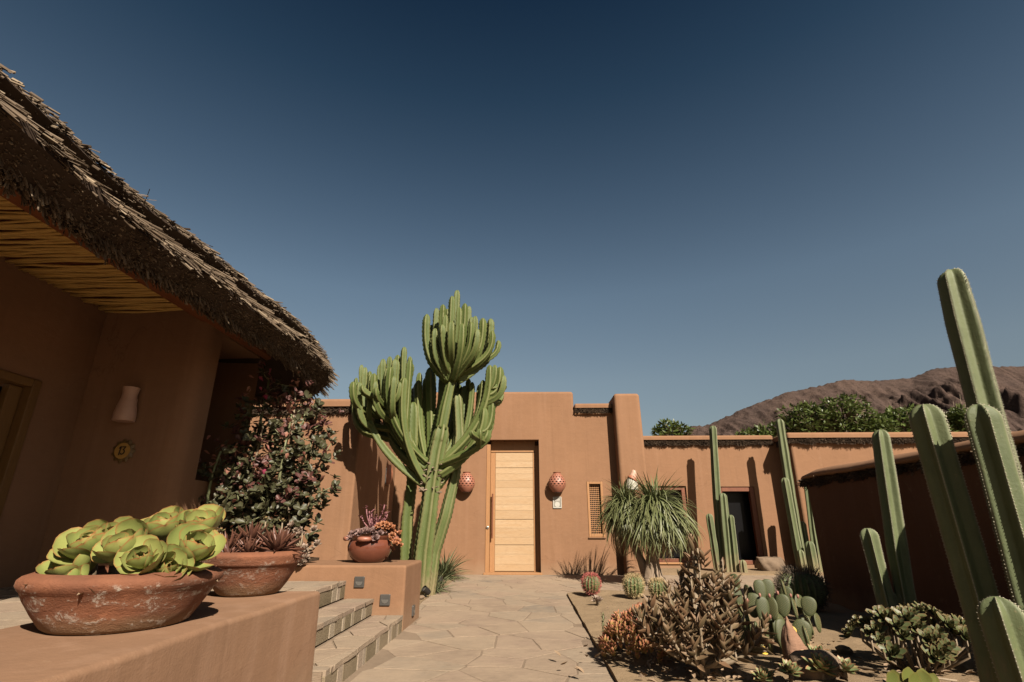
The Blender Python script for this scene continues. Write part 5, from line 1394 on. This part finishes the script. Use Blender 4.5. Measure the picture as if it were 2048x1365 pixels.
g = G(); lathe(g, [(0, 0), (.007, .005), (.009, .015), (.008, .024), (.004, .03), (0, .03)], 10); budm = g.mesh('bud')
for (x, y, z) in ((1.52, 4.05, .325), (1.60, 4.02, .36), (1.69, 4.08, .35), (1.90, 4.22, .335), (2.06, 4.33, .30), (1.64, 4.0, .23), (1.95, 4.22, .33), (1.78, 4.15, .36)): obj('bud', budm, M['bud'], pp, M3((x, y, z)))
g = G(); lathe(g, [(.01, 0), (.018, .01), (.028, .03), (.024, .034), (.014, .02), (0, .016)], 12); flm = g.mesh('flower')
for (x, y, z) in ((1.72, 3.90, .17), (1.50, 3.85, .06)): obj('flower', flm, M['yellow'], pp, M3((x, y, z), Matrix.Rotation(.9, 4, 'X')))

# ------------------------------------------------------------------ stones
def boulder(name, label, c, size, seed, mat, pts=None, rot=0):
    bm = bmesh.new(); bmesh.ops.create_icosphere(bm, subdivisions=4, radius=1)
    for v in bm.verts:
        p = v.co.copy(); q = 1+.22*noise.noise(p*1.3+Vector((seed, 0, 0)))+.08*noise.noise(p*4+Vector((seed, 3, 0)))+.03*noise.noise(p*11)
        if pts: p = Vector(pts(p))
        v.co = Vector((p.x*size[0], p.y*size[1], p.z*size[2]))*q
    me = bpy.data.meshes.new(name); bm.to_mesh(me); bm.free()
    me.polygons.foreach_set('use_smooth', [True]*len(me.polygons))
    return tag(obj(name, me, M[mat], None, M3(c, Matrix.Rotation(rot, 4, 'Z'))), label, 'stone')
boulder('pointed_stone', 'reddish pointed upright stone in front of the prickly pear', (1.64, 3.70, .10), (.080, .065, .19), 3, 'rock_red', lambda p: (p.x*(.95-.62*p.z)-.33*p.z, p.y*(.9-.5*p.z), p.z))
boulder('boulder', 'brown flat topped boulder lying by the glass door', (4.55, 10.75, .13), (.25, .17, .20), 8, 'rock', lambda p: (p.x-(.35*p.z if p.x < 0 else 0), p.y, min(p.z, .62)), .1)
for i, (x, y, s_, lab) in enumerate(((1.62, 3.42, .14, 'pale rounded stone half buried at the front edge of the bed'), (2.12, 4.05, .05, 'small grey pebble on the sand right of the prickly pear'), (4.92, 10.6, .05, 'small dark stone right of the boulder'), (-1.25, 6.72, .035, 'brown pebble at the foot of the candelabra cactus'))):
    boulder('stone', lab, (x, y, s_*.4+.02), (s_, s_*.8, s_*.6), 20+i, 'rock')
g = G(); r = random.Random(14)
for i in range(9):
    bm = bmesh.new(); bmesh.ops.create_icosphere(bm, subdivisions=1, radius=r.uniform(.018, .032)); c = Vector((-1.30+r.uniform(-.07, .07), 8.5+r.uniform(-.12, .12), .03))
    bm.verts.ensure_lookup_table(); g.add([v.co*r.uniform(.8, 1.15)+c for v in bm.verts], [tuple(v.index for v in f.verts) for f in bm.faces]); bm.free()
tag(obj('pebbles', g.mesh('pebbles'), M['rock']), 'cluster of small pebbles between the two grass tufts', 'pebbles', kind='stuff')

# ------------------------------------------------------------------ aeonium mound, rosettes, paddle plant
ab = thing('aeonium_mound', 'green mound of aeonium rosettes near the bottom right', 'succulent', (2.3, 3.6, .03))
ael = leaf_mesh('leaf', 1, .24, lambda u: .15+.85*math.sin(PI*min(1, u*.82+.02))**1.3 if u < .99 else .55, cup=.25, curl=.22, thick=.05, nu=6, nv=4); mm = []; r = random.Random(51); g = G()
for i in range(74):
    a = r.uniform(0, 6.28); q = math.sqrt(r.random()); x = 2.30+.36*q*math.cos(a); y = 3.62+.30*q*math.sin(a); z = .09+.23*(1-q*q)**.5*r.uniform(.75, 1.05)+(.03 if x > 2.4 else 0)
    ax = (math.cos(a)*q*.8, math.sin(a)*q*.8-.45, .85)
    mm += ros_mats((x, y, z), r.uniform(.050, .082), 15, ax, r, 12, 80)
    if i % 2: tube(g, [(2.3+.1*math.cos(a), 3.62+.1*math.sin(a), .02), (x, y, z*.6), (x, y, z)], .007, 5)
scatter(ab, 'leaf', 'foliage', ael, M['aeon'], mm, 300); obj('stems', g.mesh('stems'), M['stem_pale'], ab)
el_ = leaf_mesh('leaf', 1, .26, pointed, cup=.4, curl=.4, thick=.08, nu=6, nv=4)
for i, (lab, c, R) in enumerate((('red edged echeveria against the pointed stone', (1.70, 3.55, .10), .085), ('wide green echeveria cluster at the bottom edge below the pointed stone', (1.60, 3.32, .09), .10), ('small echeveria at the bottom edge under the copper bush', (1.24, 3.22, .07), .07), ('green echeveria at the bottom edge between copper bush and pale stone', (1.42, 3.30, .08), .075), ('red tipped echeveria right of the pale stone', (1.74, 3.36, .08), .08), ('tiny pink rosette alone on the sand near the round cactus', (.735, 6.17, .07), .075))):
    rosette('echeveria', lab, 'succulent', c, R, 26, 'echev' if i < 5 else 'whitepink', [el_], (r.uniform(-.2, .2), -.35, 1), 6, 92, None, .55, 1, 90+i, stem=(c[0], c[1]+.01, .02))
pl = thing('paddle_plant', 'yellow green paddle shaped leaves at the bottom edge right of centre', 'succulent', (1.98, 3.25, .03))
mm = []
for i in range(9):
    a = r.uniform(0, 6.28); c = (1.98+r.uniform(-.12, .15), 3.22+r.uniform(-.05, .05), .02)
    mm.append(Matrix.Translation(c) @ orient(Vector((r.uniform(-.4, .5), r.uniform(-.3, .2), 1)), Vector((r.uniform(-.5, .5), -1, .1))) @ Matrix.Scale(r.uniform(.07, .115), 4))
scatter(pl, 'leaf', 'leaves', leaf_mesh('leaf', 1, .40, ob, cup=.12, curl=.15, thick=.05, nu=7, nv=5), M['paddle'], mm)
dl = thing('fallen_stalk', 'thin dry stalk lying on the sand by the aeonium mound', 'stalk', (2.1, 3.4, .05)); g = G(); tube(g, [(1.86, 3.55, .06), (2.05, 3.42, .055), (2.28, 3.28, .05)], .006, 5); obj('stalk', g.mesh('stalk'), M['stem_pale'], dl)

g = G(); r = random.Random(88)
for i in range(900):
    x, y = r.uniform(.55, 2.9), r.uniform(2.6, 7.3)
    q = r.uniform(.003, .011) if r.random() < .93 else r.uniform(.012, .024); th = [r.uniform(.6, 1.2) for _ in range(6)]; z = .026+.020*(noise.noise((x*2.1, y*2.1, 1))+.5*noise.noise((x*7, y*7, 1)))
    V = [(x+q*th[0], y, z), (x, y+q*th[1], z), (x-q*th[2], y, z), (x, y-q*th[3], z), (x, y, z+q*th[4]*.7), (x, y, z-q*.5)]
    g.add(V, [(0, 1, 4), (1, 2, 4), (2, 3, 4), (3, 0, 4), (1, 0, 5), (2, 1, 5), (3, 2, 5), (0, 3, 5)])
tag(obj('gravel', g.mesh('gravel', False), M['rock']), 'loose gravel scattered over the sand of the garden bed', 'gravel', kind='stuff')
g = G()
for i in range(240):
    a = r.uniform(0, 6.28); q = abs(r.gauss(0, .32)); cx_, cy_ = r.choice(((1.0, 3.4), (1.0, 3.4), (.73, 3.9), (1.75, 4.1), (2.3, 3.5), (1.9, 8.4))); p = Vector((cx_+q*math.cos(a), cy_+q*math.sin(a), .045))
    V, F, E = leaf(r.uniform(.03, .07), .014, lance, cup=.8, curl=r.uniform(-1, 1), nu=5, nv=3)
    mt_ = Matrix.Translation(p) @ orient(Vector((r.uniform(-1, 1), r.uniform(-1, 1), r.uniform(-.1, .25)))); g.add([mt_ @ Vector(v_) for v_ in V], F, E)
tag(obj('dry_leaves', g.mesh('dry_leaves'), M['dry']), 'dry fallen leaves under the bushes of the garden bed', 'litter', kind='stuff')

# ------------------------------------------------------------------ barrel cacti
def barrel(label, c, R, H, thorn, nr=16, group=None, tn=26):
    b = thing('barrel_cactus', label, 'cactus', c, group); c = Vector(c)
    V = []; E = []; per = 6; m = nr*per; rows = 18; sp = []
    for i in range(rows+1):
        u = i/rows; th = PI*(.02+.90*u)
        rr = R*math.sin(th)**.75; z = H*(.5-.5*math.cos(PI*(.10+.86*u)))
        for k in range(m):
            a = 2*PI*k/m; f = .80+.20*(.5+.5*math.cos(nr*a)); V.append(c+Vector((rr*f*math.cos(a), rr*f*math.sin(a), z))); E.append(1 if k % per == 0 else 0)
            if k % per == 0 and i > 1: sp.append((V[-1].copy(), (V[-1]-c-Vector((0, 0, H*.4))).normalized(), u))
    F = [(i*m+k, i*m+(k+1) % m, (i+1)*m+(k+1) % m, (i+1)*m+k) for i in range(rows) for k in range(m)]+[tuple(rows*m+k for k in range(m))]
    g = G(); g.add(V, F, E); obj('body', g.mesh('body'), M['barrel'], b)
    B, D, Ln, Wd = [], [], [], []
    for p, o_, u in sp:
        for q in range(4):
            B.append(p-o_*.004); D.append(o_*.8+Vector((r.uniform(-1, 1), r.uniform(-1, 1), r.uniform(-.6, .9)))*.7); Ln.append(R*r.uniform(.15, .30)*(1+.5*(u > .85))); Wd.append(.0045)
    obj('spines', straws('spines', np.array(B), np.array(D), np.array(Ln), np.array(Wd)), M[thorn], b, kind='stuff')
    return b
barrel('round barrel cactus with red spines near the bed corner', (.775, 7.03, .03), .110, .22, 'thorn_red')
barrel('pale green barrel cactus half hidden by the copper bush', (1.24, 6.75, .03), .118, .235, 'thorn_tan')
barrel('yellow brown barrel cactus below the ponytail palm', (1.52, 6.75, .03), .105, .19, 'thorn_tan')
barrel('big dark barrel cactus behind the prickly pear in wall shade', (2.80, 5.95, .0), .23, .37, 'thorn_dark', 22)

# ------------------------------------------------------------------ ponytail palm
pt = thing('ponytail_palm', 'ponytail palm with two mop heads of drooping narrow leaves before the pillar', 'palm', (1.85, 8.45, .0))
r = random.Random(61)
g = G()
P = [(1.86, 8.5, -.04), (1.85, 8.5, .05), (1.85, 8.5, .14), (1.86, 8.49, .28), (1.88, 8.47, .5), (1.93, 8.42, .8), (1.95, 8.4, 1.02)]
tube(g, P, [.26, .21, .145, .10, .075, .06, .045], 16, jit=.10); obj('trunk', g.mesh('trunk'), M['bark'], pt)
g = G(); tube(g, [(1.80, 8.54, .06), (1.70, 8.56, .35), (1.54, 8.57, .7), (1.50, 8.55, 1.08)], [.10, .06, .05, .04], 12, jit=.1); obj('trunk', g.mesh('trunk'), M['bark'], pt)
pv = []
for v_ in range(7):
    g = G(); n = 9; V = []; E = []; cv = .5+.46*v_
    ang = .0; y = z = 0; r2 = random.Random(v_)
    tw = r2.uniform(-.3, .3)
    for i in range(n):
        u = i/(n-1); a = -cv*u**1.1; wd = .016*(1-u**2.5)+.0014
        for v in (-1, 0, 1): V.append((wd*v*math.cos(tw*u)+.03*tw*u*u, y, z+abs(v)*wd*.5+wd*v*math.sin(tw*u))); E.append(u**4)
        y += math.cos(a)/(n-1); z += math.sin(a)/(n-1)
    g.add(V, [(i*3+k, i*3+k+1, i*3+k+4, i*3+k+3) for i in range(n-1) for k in range(2)], E); pv.append(g.mesh('leaf'))
for hd, (c, R, n) in enumerate((((1.95, 8.40, 1.06), .90, 1350), ((1.52, 8.55, 1.12), .68, 820))):
    mats = [[] for _ in pv]
    for i in range(n):
        az = r.uniform(0, 6.28); el = math.asin(min(1, max(-1, r.uniform(-.35, 1))))
        d = Vector((math.cos(az)*math.cos(el), math.sin(az)*math.cos(el), math.sin(el)))
        L = R*r.uniform(.62, 1.08)*(1-.22*max(0, math.sin(el)))
        k = (r.randint(0, 1) if r.random() < .55 else r.randint(3, 6)) if el > .95 else (r.randint(3, 6) if el > .2 else r.randint(2, 4))
        mats[k].append(Matrix.Translation(Vector(c)+Vector((r.gauss(0, .03), r.gauss(0, .03), r.uniform(-.10, .03)))) @ orient(d, roll=r.uniform(-.5, .5)) @ Matrix.Scale(L, 4))
    for me, mm in zip(pv, mats): scatter(pt, 'leaf', 'leaves', me, M['pony'], mm, 24 if hd == 0 else 18)
dryl = plain('dry_blade', (.40, .28, .15), .8); mm = []
for i in range(260):
    az = r.uniform(0, 6.28); c = (1.95, 8.4, .88) if i % 3 else (1.50, 8.55, .92); d = Vector((math.cos(az), math.sin(az), -.6))
    mm.append(Matrix.Translation(Vector(c)) @ orient(d) @ Matrix.Scale(r.uniform(.45, .7), 4))
obj('dry_leaves', inst_mesh('dry_leaves', pv[3], mm), dryl, pt, kind='stuff')

# ------------------------------------------------------------------ grass tufts and ground spots by the candelabra cactus
def tuft_(label, c, R, n, seed):
    t = thing('grass_tuft', label, 'grass', c, 'grass tufts by the cactus'); r = random.Random(seed); mats = [[], []]
    for i in range(n):
        az = r.uniform(0, 6.28); el = r.uniform(.1, 1.35); d = Vector((math.cos(az)*math.cos(el), math.sin(az)*math.cos(el), math.sin(el)))
        mats[i % 2].append(Matrix.Translation(Vector(c)+Vector((r.gauss(0, .03), r.gauss(0, .03), 0))) @ orient(d, roll=r.uniform(-.6, .6)) @ Matrix.Scale(R*r.uniform(.65, 1.15), 4))
    for me, mm in zip((pv[0], pv[1]), mats): scatter(t, 'blade', 'blades', me, M['grass'], mm, 60)
tuft_('large dark green grass tuft against the wall behind the cactus trunk', (-1.36, 9.15, .01), .52, 300, 3)
tuft_('small yellowish grass tuft at the front of the cactus trunk', (-1.21, 7.45, .01), .30, 150, 4)
def spot(label, c, az):
    s_ = thing('ground_spotlight', label, 'spotlight', c, 'ground spotlights under the cactus'); c = Vector(c)
    mw = M3(c+Vector((0, 0, .075)), Matrix.Rotation(az, 4, 'Z') @ Matrix.Rotation(-.95, 4, 'X'))
    g = G(); lathe(g, [(0, -.05), (.030, -.05), (.038, -.02), (.040, .045), (.034, .045), (.032, .03), (0, .03)], 18); obj('housing', g.mesh('housing', angle=40), M['black_metal'], s_, mw)
    g = G(); lathe(g, [(.028, .032), (.02, .036), (0, .037)], 16); obj('lens', g.mesh('lens'), M['steel'], s_, mw)
    g = G(); tube(g, [c+Vector((0, 0, -.01)), c+Vector((0, 0, .06))], .008, 6); obj('stake', g.mesh('stake'), M['black_metal'], s_)
spot('round ground spotlight beside the large grass tuft', (-1.26, 8.15, .01), .25)
spot('dark ground spotlight in front of the cactus trunk', (-1.23, 6.9, .01), 2.3)

# ------------------------------------------------------------------ trees beyond the long building
tl = [leaf_mesh('leaf', 1, .26, lance, cup=.2, curl=.5, nu=4, nv=3)]
def tree(label, base, crowns, n, mat, seed, leafL=.2):
    t = thing('tree', label, 'tree', base, 'trees behind the long building'); r = random.Random(seed); b = Vector(base)
    g = G(); mats = []
    for (c, R) in crowns:
        c = Vector(c); tube(g, bez(b, b+Vector((0, 0, (c.z-b.z)*.5)), c-Vector((0, 0, R[2])), c, 8), [.14-.016*k for k in range(8)], 7, jit=.1)
        nb = max(10, int(n*.05))
        for q in range(nb):
            a = r.uniform(0, 6.28); e = math.asin(r.uniform(-.5, 1)); f = r.uniform(.6, 1.0)
            cc = c+Vector((R[0]*f*math.cos(a)*math.cos(e), R[1]*f*math.sin(a)*math.cos(e), R[2]*f*math.sin(e)))
            tube(g, [c.lerp(cc, .3), c.lerp(cc, .7)+Vector((0, 0, .05)), cc], [.03, .02, .008], 4)
            s = .30*r.uniform(.7, 1.3)
            for w_ in range(int(n/nb)):
                d = Vector((r.gauss(0, 1), r.gauss(0, 1), r.gauss(.2, .8))).normalized(); p = cc+d*s*r.random()**.4*.75
                mats.append(Matrix.Translation(p) @ orient(d+Vector((r.uniform(-.6, .6), r.uniform(-.6, .6), r.uniform(-.9, .3))), roll=r.uniform(-1, 1)) @ Matrix.Scale(leafL*r.uniform(.65, 1.15), 4))
    obj('trunk', g.mesh('trunk'), M['bark'], t)
    obj('crown', inst_mesh('crown', tl[0], mats), M[mat], t, kind='stuff')
tree('small tree top peeking over the long building left of the mountain', (6.1, 22, 0), [((6.05, 22, 4.35), (.62, .6, .62))], 900, 'tree', 1)
tree('broad dark green tree behind the tall columnar cactus', (12.6, 22, 0), [((11.7, 22, 4.85), (1.0, .9, .85)), ((13.3, 22, 4.95), (1.15, 1.0, 1.0)), ((12.6, 22.6, 4.7), (1.3, 1, .9)), ((14.2, 22, 4.3), (.9, .9, .8))], 1500, 'tree', 2)
tree('low spreading tree left of the broad dark tree', (10.3, 22.5, 0), [((10.4, 22.5, 4.3), (.85, .7, .52)), ((9.6, 22.5, 4.2), (.6, .6, .4))], 700, 'tree', 3)
tree('lighter green bushy tree right of the broad dark tree', (15.7, 22, 0), [((15.6, 22, 4.5), (1.15, 1.0, .85)), ((16.6, 22, 4.3), (.7, .7, .6)), ((14.8, 22.2, 4.3), (.6, .6, .6))], 1700, 'tree2', 4)
tree('dark small tree between the thick cactus stems', (18.3, 22, 0), [((18.2, 22, 4.75), (.55, .5, .75)), ((18.5, 22, 3.9), (.8, .8, .7))], 900, 'tree', 5)
bt = thing('bare_shrub', 'leafless pale twigs rising above the dark small tree', 'shrub', (18.8, 22.4, 0)); g = G(); r = random.Random(5)
for i in range(14):
    t0 = Vector((18.8, 22.4, 3.2)); tp = t0+Vector((r.uniform(-.5, .5), r.uniform(-.3, .3), r.uniform(2.2, 2.9))); tube(g, bez(t0, t0+Vector((0, 0, 1)), tp-Vector((r.uniform(-.3, .3), 0, .8)), tp, 6), [.03, .025, .02, .015, .010, .006], 4)
tube(g, [(18.8, 22.4, -.1), (18.8, 22.4, 3.2)], [.08, .05], 6); obj('twigs', g.mesh('twigs'), M['stem_pale'], bt)

# ------------------------------------------------------------------ one lower level for all surface colours, deepening shade by weakening bounce (exposure is set to suit)
LEVEL = .66
for m in bpy.data.materials:
    if not m.use_nodes: continue
    t = m.node_tree
    for n in list(t.nodes):
        sock = n.inputs.get('Base Color') if n.type == 'BSDF_PRINCIPLED' else n.inputs.get('Color') if n.type == 'BSDF_TRANSLUCENT' else None
        if sock is None: continue
        x = t.nodes.new('ShaderNodeMix'); x.data_type = 'RGBA'; x.blend_type = 'MULTIPLY'; x.inputs[0].default_value = 1
        x.inputs[7].default_value = (LEVEL, LEVEL, LEVEL, 1)
        if sock.is_linked: t.links.new(sock.links[0].from_socket, x.inputs[6])
        else: x.inputs[6].default_value = sock.default_value
        t.links.new(x.outputs[2], sock)
